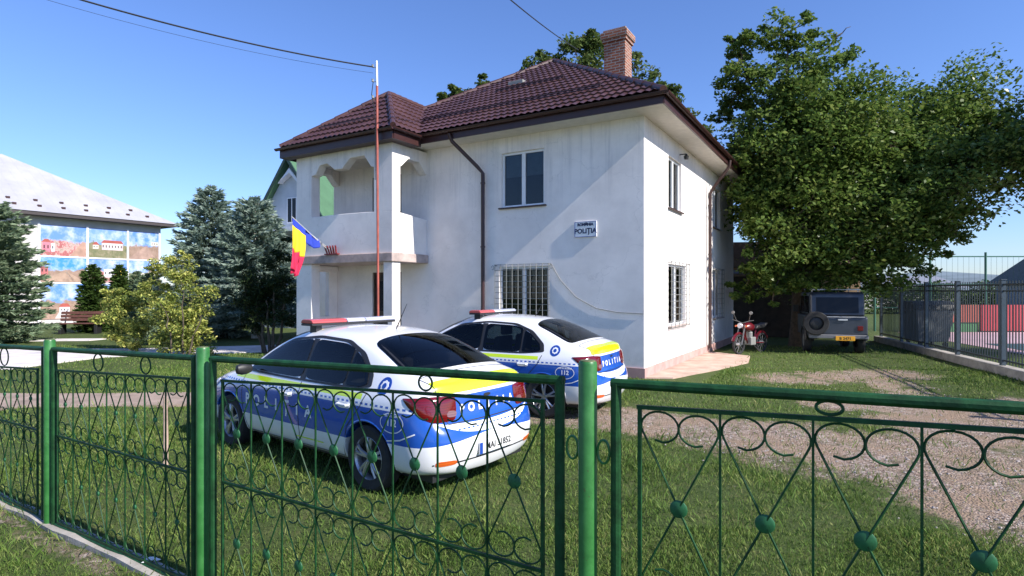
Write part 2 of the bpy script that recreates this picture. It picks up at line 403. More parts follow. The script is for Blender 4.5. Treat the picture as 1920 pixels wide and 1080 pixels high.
# blades of grass ---------------------------------------------------
def make_grass():
    rng = np.random.default_rng(4)
    def field(n, x0, x1, y0, y1):
        x = rng.uniform(x0, x1, n); y = rng.uniform(y0, y1, n); return x, y
    xs = []; ys = []; 
    for n, b in ((170000, (-6,5.5,.9,8.0)), (210000, (-4,4.4,.9,4.6)), (95000, (-9,12,6.0,14.0)), (26000, (-9,14,12,20)), (30000, (-16,-4,7,20))):
        x, y = field(n, *b); xs.append(x); ys.append(y)
    x = np.concatenate(xs); y = np.concatenate(ys)
    keep = (np.abs(x) < y*.93+.6)
    g = gravel_mask(x, y)
    cl = .5+.5*np.sin(x*3.3+1.7*np.sin(y*2.1))*np.sin(y*2.7+1.3*np.sin(x*1.9))
    keep &= rng.uniform(0, 1, len(x)) < (1.03-1.12*g)*(.58+.42*cl)
    def inpoly(P):
        c = np.zeros(len(x), bool); j = len(P)-1
        for i in range(len(P)):
            (xi, yi), (xj, yj) = P[i], P[j]
            with np.errstate(divide='ignore', invalid='ignore'):
                c ^= ((yi > y) != (yj > y)) & (x < (xj-xi)*(y-yi)/(yj-yi+1e-12)+xi)
            j = i
        return c
    for P in ([(-26,12.6),(-15,13.2),(-12.1,13.9),(-11.6,16.4),(-6.4,18.1),(-6.7,20.3),(-12,18.7),(-26,17.6)],
              [(-13,9.3),(-7.5,9.4),(-5.6,9.6),(-3.8,9.9),(-3.9,10.8),(-5.8,10.6),(-7.6,10.45),(-13,10.5)]):
        keep &= ~inpoly(P)
    lx = (x-2.85)*.857-(y-12.44)*.515; ly = (x-2.85)*.515+(y-12.44)*.857
    keep &= ~((lx > -9.8) & (lx < 1.2) & (ly > -.05) & (ly < 11)) 
    keep &= ~((lx > -9.8) & (lx < -5.8) & (ly > -1.6) & (ly < 0))
    x = x[keep]; y = y[keep]; n = len(x)
    z = ground_z(x, y)-.005
    q = (x-F0.x)*FN.x+(y-F0.y)*FN.y
    h = rng.uniform(.016, .043, n)*(1+.9*cl[keep])*np.where(rng.uniform(0,1,n) < .04, 1.9, 1)
    far = np.clip(y/6, .8, 3)
    h = np.where(y < 4.6, h*.72, h)
    w = rng.uniform(.0022, .0045, n)*far*1.15
    a = rng.uniform(0, 2*np.pi, n); lean = rng.uniform(.1, .95, n)*h; b = rng.uniform(0, 2*np.pi, n)
    dx, dy = np.cos(a)*w, np.sin(a)*w; lx, ly = np.cos(b)*lean, np.sin(b)*lean
    P = np.zeros((n, 4, 3))
    P[:,0] = np.stack([x-dx, y-dy, z], 1); P[:,1] = np.stack([x+dx, y+dy, z], 1)
    P[:,2] = np.stack([x+lx*.45+dx*.7, y+ly*.45+dy*.7, z+h*.62], 1)
    P[:,3] = np.stack([x+lx, y+ly, z+h], 1)
    o = np_mesh('grass', P, 4, M['grass']); tag(o, kind='stuff', label='short mown green grass covering the yard behind and before the fence')
    o['category'] = 'grass'
make_grass()

# loose stones of the drive
def make_stones():
    rng = random.Random(8); m = MB()
    for _ in range(2600):
        x = rng.uniform(1, 11); y = rng.uniform(3.6, 12)
        g = float(gravel_mask(np.array([x]), np.array([y]))[0])
        if rng.random() > g*1.1 or abs(x) > y*.95: continue
        r = rng.uniform(.006, .021); z = float(ground_z(np.array([x]), np.array([y]))[0])
        a = rng.uniform(0, 6); 
        pts = [(x+r*math.cos(a+k*1.256)*rng.uniform(.7,1.2), y+r*math.sin(a+k*1.256)*rng.uniform(.7,1.2), z+r*.15) for k in range(5)]
        top = (x, y, z+r*.9)
        m.add(pts+[top], [(k, (k+1) % 5, 5) for k in range(5)])
    o = m.build('gravel', simple('pinkish_gravel_stone', (.36,.31,.28), .9, var=.45, nscale=30)); tag(o, kind='stuff', label='loose pinkish gravel stones scattered on the driveway'); o['category'] = 'gravel'
make_stones()

# hazy hills far off
def hills():
    m = MB(); n = 60; rng = random.Random(2)
    rows = []
    for j, (d, s) in enumerate(((420, 0), (520, .6), (640, 1), (800, .5))):
        row = []
        for i in range(n+1):
            x = -700+i*1500/n
            hh = (13+7*math.sin(i*.31)+4*math.sin(i*.83+1)+2.0*math.sin(i*1.9))*s
            if x < 60: hh *= max(.15, 1-(60-x)/300)
            row.append((x, d, max(0, hh)-.6 if s else -.8))
        rows.append(row)
    vs = [p for r in rows for p in r]; fs = []
    for j in range(3):
        for i in range(n): a = j*(n+1)+i; fs.append((a, a+1, a+n+2, a+n+1))
    m.add(vs, fs); o = m.build('hills', simple('distant_wooded_hill', (.14,.18,.20), .95, var=.25, nscale=.03), smooth=True); tag(o, kind='structure')
hills()

# ================================================================== GREEN FENCE
def zi_in(k): return 1.385+.0415*k           # inner rail height along the fence
def zi_out(k): return 1.487+.024*k
def scroll_pts(x0, w, ztop, zball, side, k=1, r=None):
    """one wrought rod: from the ball up to the picket, round over the top and curled back in
       side=+1: hugs the left picket, -1: hugs the right one; k=+1 upright, -1 mirrored downwards"""
    r = r or w*.240
    cx = x0+.006+r if side > 0 else x0+w-.006-r
    cz = ztop-k*(r+.008)
    pts = [(x0+w/2, zball)]
    # up to the tangent on the outside of the arc
    a0 = 205 if side > 0 else -25
    st = []
    for i in range(17):
        t = i/16; a = a0-(a0+62)*t if side > 0 else -25+(267)*t
        st.append((cx+r*math.cos(R(a)), ztop-k*(r*.82+.008)+k*.82*r*math.sin(R(a))))
    pts += st
    e = st[-1]
    pts.append((e[0]-side*r*.30, e[1]-k*.006)); pts.append((e[0]-side*r*.72, e[1]+k*.002))
    return pts

M['boss'] = simple('mid_green_boss_paint', (.014,.105,.034), .55, var=.3, nscale=30)
def fence_panel(k0, k1, cells, ki0, ki1, name, label, cat, group=None, bottom=-.19, mats=M['green_dark'], rings=(.36,.72), frame_r=.024):
    root = empty(name, fence_pt(k0, 0), 0, label, cat, group)
    org = fence_pt(k0, 0); ang = math.atan2(FD.y, FD.x); root.rotation_euler = (0,0,ang)
    L = k1-k0; X = lambda k: k-k0
    fr = MB()
    fr.tube([(0,0,bottom-.03),(0,0,zi_out(k0))], frame_r, 10); fr.tube([(L,0,bottom-.03),(L,0,zi_out(k1))], frame_r, 10)
    fr.tube([(-.02,0,zi_out(k0)),(L/2,0,zi_out((k0+k1)/2)),(L+.02,0,zi_out(k1))], frame_r*.92, 10)
    fr.tube([(0,0,bottom-.03),(L,0,bottom-.03)], frame_r*.8, 8)
    fr.build('frame', mats, root, True)
    g = MB(); x0 = X(ki0); x1 = X(ki1); w = (x1-x0)/cells
    zmid = .59; 
    zt = lambda x: zi_in(x+k0)
    s = .0085
    g.tube([(x0,0,bottom),(x0,0,zt(x0))], .011, 4); g.tube([(x1,0,bottom),(x1,0,zt(x1))], .011, 4)
    g.tube([(x0-.012,0,zt(x0)),(x1+.012,0,zt(x1))], .012, 4)
    g.tube([(x0,0,zmid),(x1,0,zmid)], .011, 4)
    g.tube([(x0,0,bottom),(x1,0,bottom)], .012, 4)
    for i in range(1, cells): g.tube([(x0+i*w,0,bottom),(x0+i*w,0,zt(x0+i*w))], .0062, 4)
    g.build('grid', mats, root)
    sc = MB()
    for i in range(cells):
        xa = x0+i*w
        for (za, zb) in ((zmid, None), (bottom, zmid)):
            top = zt(xa+w/2) if zb is None else zb
            ball = (za+top)/2
            for side in (1, -1):
                for kk, zz in ((1, top-.010), (-1, za+.010)):
                    p = scroll_pts(xa, w, zz, ball, side, kk)
                    sc.tube([(q[0], .0035*side, q[1]) for q in p], .0048, 5)
    sc.build('scrollwork', mats, root, True, angle=60)
    bsz = .62 if k1 < -2.7 else 1.0
    for i in range(cells):
        xa = x0+(i+.5)*w
        for (za, zb) in ((zmid, zt(xa)), (bottom, zmid)):
            b = MB(); zc = (za+zb)/2
            b.lathe([(0,-.008),(.030,-.007),(.036,-.003),(.037,0),(.036,.003),(.030,.007),(0,.008)], (xa,0,zc), 14, 'y')
            b.v = [(xa+(v[0]-xa)*bsz, v[1], zc+(v[2]-zc)*bsz) for v in b.v]; b.build('boss', M['boss'], root, True)
    rg = MB()
    for f in rings:
        xc = x0+(x1-x0)*f
        zz = (zt(xc)+zi_out(xc+k0))/2; rr = (zi_out(xc+k0)-zt(xc))/2-.016
        rg = MB(); rg.tube([(xc+rr*(1.75 if cat == 'gate' else 1.1)*math.cos(a*math.pi/10),0,zz+rr*math.sin(a*math.pi/10)) for a in range(20)], .006, 6, True)
        rg.build('spacer_ring', mats, root, True)
    return root

def green_post(k, ztop, label, r=.044):
    root = empty('fence_post', fence_pt(k, 0), 0, label, 'fence post', 'round green posts of the front fence')
    p = MB(); p.lathe([(r,-.36),(r,ztop-.012),(r*.93,ztop-.003),(r*.9,ztop)], (0,0,0), 28)
    p.build('pipe', M['green'], root, True)
    c = MB(); c.lathe([(r*.86,ztop-.004),(r*.8,ztop+.004),(0,ztop+.007)], (0,0,0), 28); c.build('cap', simple('weathered_post_cap', (.10,.12,.05), .8, var=.4, nscale=30), root, True)
    rings = MB()
    return root
green_post(-5.09, 1.45, 'round green fence post farthest left, beside the verge', .045)
green_post(-2.70, 1.50, 'round green fence post left of the panel in front of the near car')
pr = green_post(.226, 1.585, 'thick bright green post next to the gate, before the far car', .042)
for s in (-1, 1):
    r_ = MB()
    a0 = .075*s
    r_.tube([(math.cos(math.atan2(FD.y, FD.x))*(a0+.028*math.cos(t*math.pi/9)), math.sin(math.atan2(FD.y, FD.x))*(a0+.028*math.cos(t*math.pi/9)), 1.19+.052*math.sin(t*math.pi/9)) for t in range(18)], .006, 6, True)
    r_.build('spacer_ring', M['green'], pr, True)
GP = 'scrollwork panels of the green front fence'
fence_panel(-8.2, -5.2, 9, -8.05, -5.34, 'metal_fence', 'dark green scrollwork fence panel at the far left edge, left of the first post', 'fence panel', GP)
fence_panel(-5.0, -2.80, 7, -4.93, -2.88, 'metal_fence', 'green scrollwork fence panel between the two left posts, in front of the beige path', 'fence panel', GP)
fence_panel(-2.58, .088, 8, -2.47, 0.0, 'metal_fence', 'green scrollwork fence panel in front of the near police car', 'fence panel', GP, rings=(.717,))
fence_panel(.359, 2.55, 6, .465, 2.43, 'gate', 'wide green scrollwork gate on the right in front of the gravel drive', 'gate', rings=(.36,.9))
def kerb_front():
    m = MB()
    for (ka, kb) in ((-8.4, -.2),):
        n = 30
        a = [fence_pt(ka+(kb-ka)*i/n, 0, .075+.008*math.sin(i*2.1)) for i in range(n+1)]
        b = [fence_pt(ka+(kb-ka)*i/n, 0, -.065+.012*math.sin(i*1.3)) for i in range(n+1)]
        for i in range(n):
            z = -.215+.008*math.sin(i*1.9); z2 = -.215+.008*math.sin((i+1)*1.9)
            p = [(a[i].x,a[i].y,z),(a[i+1].x,a[i+1].y,z2),(b[i+1].x,b[i+1].y,z2),(b[i].x,b[i].y,z)]
            q = [(v[0],v[1],-.5) for v in p]
            m.add(p+q, [(0,1,2,3),(3,2,6,7),(0,4,5,1)]+([(0,3,7,4)] if i == 0 else [])+([(1,5,6,2)] if i == n-1 else []))
    o = m.build('footing_kerb', M['kerb']); tag(o, kind='structure')
kerb_front()
st = MB(); st.tube([(0,0,-.2),(.004,0,.3),(-.006,.004,.72)], [.028,.025,.020], 8)
o = st.build('wooden_stake', simple('pale_weathered_wood', (.45,.33,.26), .9, var=.3, nscale=14), smooth=True); o.location = (-3.85, 6.4, 0)
tag(o, 'short pale wooden stake standing in the grass behind the left fence panel', 'stake')
ltr = MB(); ltr.add([(-.05,-.03,0),(.06,-.025,.012),(.07,.03,0),(-.045,.035,.01),(0,.0,.035),(.03,.01,.03)], [(0,1,4),(1,5,4),(1,2,5),(2,3,4),(2,4,5),(3,0,4)])
o = ltr.build('paper_litter', M['plate']); pt = fence_pt(-3.45, -.2, .03); o.location = pt
tag(o, 'crumpled scrap of white paper lying at the foot of the left fence panel', 'litter')
# ================================================================== POLICE HOUSE
HC = Vector((2.85, 12.44, 0)); HA = math.atan2(-.515, .857)
def hl(x, y, z=0):     # house-local to world
    return Vector((HC.x+.857*x+.515*y, HC.y-.515*x+.857*y, z))
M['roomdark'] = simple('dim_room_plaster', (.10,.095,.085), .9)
house = empty('house', HC, HA, 'white two-storey stucco house with maroon tiled hip roof, corner balcony and barred ground-floor windows', 'house')
W, D, ZT = 9.6, 10.4, 5.70
def wall_holes(m, axis, c, a0, a1, z0, z1, holes, t, sgn):
    """flat wall in plane axis=c spanning a0..a1,z0..z1 with rectangular holes; reveals go t inwards (sgn)"""
    As = sorted({a0, a1, *[h[0] for h in holes], *[h[1] for h in holes]})
    Zs = sorted({z0, z1, *[h[2] for h in holes], *[h[3] for h in holes]})
    def P(a, z, d=0): return (a, c+d, z) if axis == 'y' else (c+d, a, z)
    for i in range(len(As)-1):
        for j in range(len(Zs)-1):
            am = (As[i]+As[i+1])/2; zm = (Zs[j]+Zs[j+1])/2
            if any(h[0] < am < h[1] and h[2] < zm < h[3] for h in holes): continue
            m.quad(P(As[i],Zs[j]), P(As[i+1],Zs[j]), P(As[i+1],Zs[j+1]), P(As[i],Zs[j+1]))
    for (h0, h1, g0, g1) in holes:
        T = t*sgn
        m.quad(P(h0,g0), P(h0,g1), P(h0,g1,T), P(h0,g0,T)); m.quad(P(h1,g0), P(h1,g1), P(h1,g1,T), P(h1,g0,T))
        m.quad(P(h0,g0), P(h1,g0), P(h1,g0,T), P(h0,g0,T)); m.quad(P(h0,g1), P(h1,g1), P(h1,g1,T), P(h0,g1,T))
# openings: front (y=0), x negative to the left
FW = [(-3.63,-2.43,3.95,5.30), (-3.70,-2.32,1.20,2.49), (-8.02,-6.91,.32,2.42), (-8.02,-6.91,2.86,5.15)]
SW = [(1.87,3.05,3.93,5.21), (1.87,3.47,1.03,2.56), (6.9,8.0,3.93,5.21), (6.9,8.1,1.03,2.56)]
m = MB()
wall_holes(m, 'y', 0, -W, 0, .22, ZT, FW, .14, 1)
wall_holes(m, 'x', 0, 0, D, .22, ZT, SW, .14, -1)
m.quad((-W,0,.22),(-W,D,.22),(-W,D,ZT),(-W,0,ZT)); m.quad((-W,D,.22),(0,D,.22),(0,D,ZT),(-W,D,ZT))
m.build('wall', M['stucco'], house)
m = MB(); m.box(-W-.03, .03, -.03, D+.03, -.15, .219); m.build('plinth', M['plinth'], house)

def window(kind, axis, a0, a1, z0, z1, grille=False, curtains=True):
    """frame + glass set 90 mm back in the opening; sashes, sill and maybe a grille as sub-parts"""
    def bx(mb, aa, ab, da, db, za, zb):
        if axis == 'y': mb.box(aa, ab, da, db, za, zb)
        else: mb.box(-db, -da, aa, ab, za, zb)
    f = MB(); e = .055
    bx(f, a0, a0+e, .06, .12, z0, z1); bx(f, a1-e, a1, .06, .12, z0, z1)
    bx(f, a0+e, a1-e, .06, .12, z0, z0+e); bx(f, a0+e, a1-e, .06, .12, z1-e, z1)
    am = (a0+a1)/2; bx(f, am-.05, am+.05, .055, .118, z0+e, z1-e)
    fo = f.build('window', M['pvc'], house, bev=.006)
    for (ga, gb) in ((a0+e, am-.05), (am+.05, a1-e)):
        g = MB(); bx(g, ga, gb, .088, .094, z0+e, z1-e); g.build('pane', M['clearglass'], fo)
        if curtains and not grille:
            c = MB(); n = 14
            for i in range(n):
                x0_ = ga+(gb-ga)*i/n; x1_ = ga+(gb-ga)*(i+1)/n
            bx(c, ga+.012, gb-.01, .125, .13, z0+(z1-z0)*.56, z1-e); c.build('blind', M['blind'], fo)
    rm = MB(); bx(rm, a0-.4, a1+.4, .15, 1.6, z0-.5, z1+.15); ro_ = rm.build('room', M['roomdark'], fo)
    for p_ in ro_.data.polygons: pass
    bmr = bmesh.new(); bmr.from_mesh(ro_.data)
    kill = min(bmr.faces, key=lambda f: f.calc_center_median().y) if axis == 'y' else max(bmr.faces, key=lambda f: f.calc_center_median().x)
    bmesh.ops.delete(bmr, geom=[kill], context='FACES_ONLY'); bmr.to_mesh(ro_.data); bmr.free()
    s = MB(); bx(s, a0-.06, a1+.06, -.07, .05, z0-.035, z0-.002); s.build('sill', M['trim'] if not grille else M['slab_edge'], fo, bev=.004)
    if grille:
        g = MB(); d = -.10
        def T(a, z, dd=0):
            return (a, d+dd, z) if axis == 'y' else (-(d+dd), a, z)
        n = 9 if axis == 'y' else 5
        for i in range(n+1):
            a = a0-.06+(a1-a0+.12)*i/n; g.tube([T(a,z0-.05), T(a,z1+.06)], .010, 5)
        nz = 10
        for j in range(nz+1):
            z = z0-.04+(z1-z0+.09)*j/nz; g.tube([T(a0-.08,z,.014), T(a1+.08,z,.014)], .008, 5)
        for (a, z) in ((a0-.06,z0-.02),(a1+.06,z0-.02),(a0-.06,z1+.03),(a1+.06,z1+.03)):
            g.tube([T(a,z), T(a,z,.10)], .012, 5)
        if axis == 'y':      # small scrolls at the top corners
            for s_, a in ((-1, a0-.09), (1, a1+.09)):
                g.tube([T(a+s_*(.035+.035*math.cos(t*.5)), z1-.02+.05*math.sin(t*.5)) for t in range(12)], .007, 5)
        g.build('grille', M['grille'], fo)
    return fo
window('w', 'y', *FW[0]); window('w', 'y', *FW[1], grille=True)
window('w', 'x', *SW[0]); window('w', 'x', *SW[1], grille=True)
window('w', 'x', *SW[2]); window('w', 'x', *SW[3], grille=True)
for (a0, a1, z0, z1) in FW[2:]:
    d = MB(); d.box(a0+.002, a1-.002, .09, .13, z0, z1); do = d.build('door', simple('dark_brown_door', (.035,.022,.016), .5), house)
    f = MB(); f.box(a0, a0+.07, .05, .088, z0, z1); f.box(a1-.07, a1, .05, .088, z0, z1); f.box(a0+.07, a1-.07, .05, .088, z1-.07, z1)
    f.build('frame', simple('door_frame_brown', (.05,.03,.02), .5), do)
    p = MB(); p.box(a0+.2, a1-.2, .084, .089, z0+1.0, z1-.25); p.build('pane', M['glass'], do)
    h = MB(); h.tube([(a1-.13,.09,z0+1.02),(a1-.13,.04,z0+1.02),(a1-.24,.04,z0+1.02)], .01, 6); h.build('handle', M['chrome'], do)

# ---- soffit, fascia, gutters
OV = .60; EZ = 5.93; FB = 5.68
m = MB()
m.box(-W-OV+.02, OV-.02, -OV+.02, D+OV-.02, FB+.002, FB+.04); m.build('soffit', M['soffit'], house)
m = MB()
x0, x1, y0, y1 = -W-OV, OV, -OV, D+OV
m.box(x0, x1, y0-.02, y0+.018, FB, EZ-.03); m.box(x0, x1, y1-.018, y1+.02, FB, EZ-.03)
m.box(x0-.02, x0+.018, y0, y1, FB, EZ-.03); m.box(x1-.018, x1+.02, y0, y1, FB, EZ-.03)
m.build('fascia', M['trim'], house)
def gutter(p, q, r=.062):
    p, q = Vector(p), Vector(q); d = (q-p).normalized(); s = Vector((d.y, -d.x, 0))
    g = MB(); n = 9
    ring = [(-math.cos(math.pi*i/(n-1))*r, -math.sin(math.pi*i/(n-1))*r) for i in range(n)]
    ring2 = [(a*.9, b*.9) for a, b in ring][::-1]
    pr_ = ring+ring2
    vs = [p+s*a+Vector((0,0,b)) for a, b in pr_]+[q+s*a+Vector((0,0,b)) for a, b in pr_]
    N = len(pr_); g.add(vs, [(i, (i+1) % N, N+(i+1) % N, N+i) for i in range(N)]+[tuple(range(N)), tuple(range(2*N-1, N-1, -1))])
    g.build('gutter', M['trim'], house, True)
gz = EZ-.035
gutter((-5.60,y0-.085,gz), (x1+.13,y0-.085,gz)); gutter((x1+.085,y0-.12,gz), (x1+.085,y1+.1,gz))

# ---- tiled roofs: every course is real relief
def roof_face(A, U, V, L, uL, uR, course=.35, wav=.183, name='roof', parent=None, lift=0.0):
    """A origin at the eave, U unit along the eave, V unit up the slope, L slope length, uL(v), uR(v) limits"""
    A, U, V = Vector(A), Vector(U), Vector(V); N = U.cross(V).normalized()
    if N.z < 0: N = -N
    umin = min(uL(0), uL(L)); umax = max(uR(0), uR(L)); du = wav/4
    us = [umin+i*du for i in range(int((umax-umin)/du)+2)]
    rows = []; v = 0; 
    while v < L-1e-4:
        v2 = min(v+course, L)
        rows.append((v, .045)); rows.append((v+(v2-v)*.85, .012)); rows.append((v2-.002, .004)); v = v2
    mb = MB(); vs = []
    for (v, h) in rows:
        a, b = uL(v), uR(v)
        for i, u in enumerate(us):
            uc = min(max(u, a), b)
            hh = h+.034*(.5+.5*math.cos(2*math.pi*uc/wav))
            vs.append(A+U*uc+V*v+N*(hh+lift))
    n = len(us); fs = []
    for r in range(len(rows)-1):
        for i in range(n-1):
            p, q = r*n+i, r*n+i+1
            if (vs[p]-vs[q]).length < 1e-5 and (vs[p+n]-vs[q+n]).length < 1e-5: continue
            fs.append((p, q, q+n, p+n))
    mb.add(vs, fs)
    me = bpy.data.meshes.new(name); me.from_pydata([tuple(p) for p in mb.v], [], mb.f); me.update()
    bm = bmesh.new(); bm.from_mesh(me); bmesh.ops.remove_doubles(bm, verts=bm.verts, dist=1e-5)
    bmesh.ops.delete(bm, geom=[v for v in bm.verts if not v.link_faces], context='VERTS')
    bmesh.ops.recalc_face_normals(bm, faces=bm.faces); bm.to_mesh(me); bm.free()
    me.shade_smooth(); me.set_sharp_from_angle(angle=R(45))
    return me
def joined(name, mes, mat, parent):
    bm = bmesh.new()
    for me in mes: bm.from_mesh(me)
    me = bpy.data.meshes.new(name); bm.to_mesh(me); bm.free()
    return link_mesh(name, me, mat, parent)
AP = Vector((-W/2, D/2, 9.60))
half_x = W/2+OV; half_y = D/2+OV; rise = AP.z-EZ
def slope(n_len): return math.hypot(n_len, rise)
cf = half_y/slope(half_y); sf = rise/slope(half_y)
cs_ = half_x/slope(half_x); ss = rise/slope(half_x)
Lf, Ls = slope(half_y), slope(half_x)
def tri(L, half): return (lambda v: half*v/L, lambda v: 2*half-half*v/L)
faces = []
l, r = tri(Lf, half_x); faces.append(roof_face((x0,y0,EZ), (1,0,0), (0,cf,sf), Lf, l, r))
faces.append(roof_face((x1,y1,EZ), (-1,0,0), (0,-cf,sf), Lf, l, r))
l, r = tri(Ls, half_y); faces.append(roof_face((x1,y0,EZ), (0,1,0), (-cs_,0,ss), Ls, l, r))
faces.append(roof_face((x0,y1,EZ), (0,-1,0), (cs_,0,ss), Ls, l, r))
for f in faces:
    pass
roof = joined('roof', faces, M['tile'], house)
for p in roof.data.polygons: p.use_smooth = True
roof.data.set_sharp_from_angle(angle=R(45))
cap = MB()
for c in ((x0,y0),(x1,y0),(x1,y1),(x0,y1)):
    a = Vector((c[0],c[1],EZ+.03)); b = AP+Vector((0,0,.04)); n = 18
    for i in range(n):
        p = a.lerp(b, i/n); q = a.lerp(b, (i+1.06)/n)
        cap.tube([p, q], [.085, .07], 8)
cap.build('ridge_caps', M['tile'], roof, True)
# chimney
ch = MB(); cx, cy = -2.0, 3.75
ch.box(cx-.32, cx+.32, cy-.28, cy+.28, 7.2, 9.02); ch.box(cx-.36, cx+.36, cy-.32, cy+.32, 9.02, 9.12); ch.box(cx-.40, cx+.40, cy-.36, cy+.36, 9.12, 9.30); ch.box(cx-.34, cx+.34, cy-.30, cy+.30, 9.30, 9.38)
cho = ch.build('chimney', M['brick'], roof, bev=.008)
# snow stops
sn = MB()
for (u0, u1, vv) in ((2.6, 9.0, 1.25), (5.0, 7.2, 3.3)):
    a = Vector((x0+u0, y0+cf*vv, EZ+sf*vv+.12)); b = Vector((x0+u1, y0+cf*vv, EZ+sf*vv+.12))
    sn.tube([a, b], .016, 6); sn.tube([a+Vector((0,0,-.05)), b+Vector((0,0,-.05))], .016, 6)
    k = int((u1-u0)/.8)
    for i in range(k+1):
        p = a.lerp(b, i/k); sn.tube([p+Vector((0,.03,-.13)), p+Vector((0,0,.02))], .013, 5)
sn.build('snow_guard', M['trim'], roof)
hv = MB(); hu, hvv = 5.35, 4.0
p = Vector((x0+hu, y0+cf*hvv, EZ+sf*hvv+.07)); hv.box(p.x-.26, p.x+.26, p.y-.05, p.y+.2, p.z-.1, p.z+.07); hv.build('roof_hatch', M['grille'], roof, bev=.02)

# ---- bay with balcony
BX0, BX1, BY = -9.6, -6.0, -1.35
bay = MB()
# front arcade, upper storey: beam with scalloped underside (x,z outline)
def beam(a0, a1, zt, zb, pend=True):
    L = a1-a0; P = [(a0, zt), (a0, zb-.28)]
    P += [(a0+.16, zb-.26), (a0+.34, zb-.02)]
    if pend:
        c = a0+L*.46
        P += [(c-.45, zb), (c-.30, zb-.10), (c-.16, zb-.20), (c+.12, zb-.20), (c+.26, zb-.08), (c+.42, zb+.05)]
        P += [(a1-.34, zb+.05)]
    else: P += [(a1-.25, zb)]
    P += [(a1-.10, zb-.26), (a1, zb-.28), (a1, zt)]
    return P
bay.prism(beam(BX0+.62, BX1-.63, 5.62, 5.34), 'y', BY, BY+.25)
bay.box(BX0, BX0+.62, BY, BY+.30, 3.9, 5.62); bay.box(BX1-.63, BX1, BY, BY+.30, 3.9, 5.62)
# side arches (x const)
def side_beam(y0_, y1_): return [(y0_,5.62),(y0_,5.06),(y0_+.05,5.08),(y0_+.30,5.30),(y1_-.32,5.30),(y1_-.06,5.04),(y1_,5.02),(y1_,5.62)]
bay.prism(side_beam(BY+.30, -.001), 'x', BX1-.25, BX1); bay.prism(side_beam(BY+.30, -.001), 'x', BX0, BX0+.25)
# parapet
def wavy(n, a0, a1, z): return [(a0+(a1-a0)*i/n, z+.035*math.sin(i/n*math.pi)) for i in range(n+1)]
bay.prism([(BX0,2.86)]+wavy(10, BX0, BX1, 3.90)+[(BX1,2.86)], 'y', BY, BY+.16)
bay.prism([(BY+.161,2.86),(BY+.161,3.90),(-.001,3.80),(-.001,2.86)], 'x', BX1-.16, BX1-.001); bay.prism([(BY+.161,2.86),(BY+.161,3.90),(-.001,3.86),(-.001,2.86)], 'x', BX0+.001, BX0+.16)
bay.build('balcony_wall', M['stucco'], house, bev=.012)
sl = MB(); sl.box(BX0-.06, BX1+.06, BY-.07, -.001, 2.63, 2.858); sl.build('balcony_slab', M['slab_edge'], house, bev=.02)
ce = MB(); ce.box(BX0+.26, BX1-.26, BY+.26, -.002, 5.45, 5.6); ce.build('balcony_ceiling', M['soffit'], house)
pl = MB(); pl.box(BX0, BX0+.62, BY, BY+.30, .16, 2.629); pl.build('pillar', M['stucco'], house, bev=.012)
pl = MB(); pl.box(BX1-.30, BX1, BY, BY+.30, .16, 2.629); pl.build('pillar', M['stucco'], house, bev=.012)
pl = MB(); pl.box(BX0, BX0+.16, BY+.301, -.001, .30, 1.15); pl.box(BX0, BX0+.2, BY+.301, -.001, 2.45, 2.62); pl.box(BX0, BX0+.16, -.32, -.002, 1.15, 2.45)
pl.build('porch_side_wall', M['stucco'], house, bev=.01)
pf = MB(); pf.box(BX0-.1, BX1+.1, BY-.15, -.031, -.2, .158); pf.box(BX0+.0, BX1-.0, BY+.0, -.032, .158, .30); pf.build('porch_floor', M['concrete'], house, bev=.01)
# bay roof
BO = .30; bz = 5.88; hw = (BX1-BX0)/2+BO; br = 7.62-bz; bs = math.hypot(hw, br); bc, bsn = hw/bs, br/bs
ys = BY-BO
fc = MB()
fc.box(BX0-BO, BX1+BO, ys-.02, ys+.018, 5.60, bz-.02); fc.box(BX1+BO-.018, BX1+BO+.02, ys+.018, -OV-.03, 5.60, bz-.02); fc.box(BX0-BO-.02, BX0-BO+.018, ys+.018, -OV-.03, 5.60, bz-.02)
fc.build('fascia', M['trim'], house)
fs_ = MB(); fs_.box(BX0-BO+.02, BX1+BO-.02, ys+.02, BY-.002, 5.603, 5.63); fs_.box(BX1+.002, BX1+BO-.02, BY-.002, -OV-.03, 5.603, 5.63); fs_.build('soffit', M['trim'], house)
rf = []
rf.append(roof_face((BX0-BO,ys,bz), (1,0,0), (0,bc,bsn), bs, lambda v: hw*v/bs, lambda v: 2*hw-hw*v/bs))
lenr = 4.3
rf.append(roof_face((BX1+BO,ys,bz), (0,1,0), (-bc,0,bsn), bs, lambda v: hw*v/bs, lambda v: 1.05+v/bs*2.9))
rf.append(roof_face((BX0-BO,ys,bz), (0,1,0), (bc,0,bsn), bs, lambda v: hw*v/bs, lambda v: 1.05+v/bs*2.9))
broof = joined('roof', rf, M['tile'], house); broof['label'] = 'small maroon tiled hip roof over the balcony'
for p in broof.data.polygons: p.use_smooth = True
broof.data.set_sharp_from_angle(angle=R(45))
cap = MB(); pk = Vector(((BX0+BX1)/2, ys+hw, 7.62+.05))
for a in (Vector((BX0-BO,ys,bz+.04)), Vector((BX1+BO,ys,bz+.04)), pk+Vector((0,2.0,0))):
    for i in range(8): cap.tube([a.lerp(pk, i/8), a.lerp(pk, (i+1.06)/8)], [.08,.065], 8)
cap.build('ridge_caps', M['tile'], broof, True)
gutter((BX0-BO-.08,ys-.085,bz-.03), (BX1+BO+.08,ys-.085,bz-.03)); gutter((BX1+BO+.085,ys-.08,bz-.03), (BX1+BO+.085,-OV-.06,bz-.03))
sg = MB()
a = Vector((BX0+.6, ys+bc*.75, bz+bsn*.75+.12)); b = Vector((BX1-.9, ys+bc*.75, bz+bsn*.75+.12))
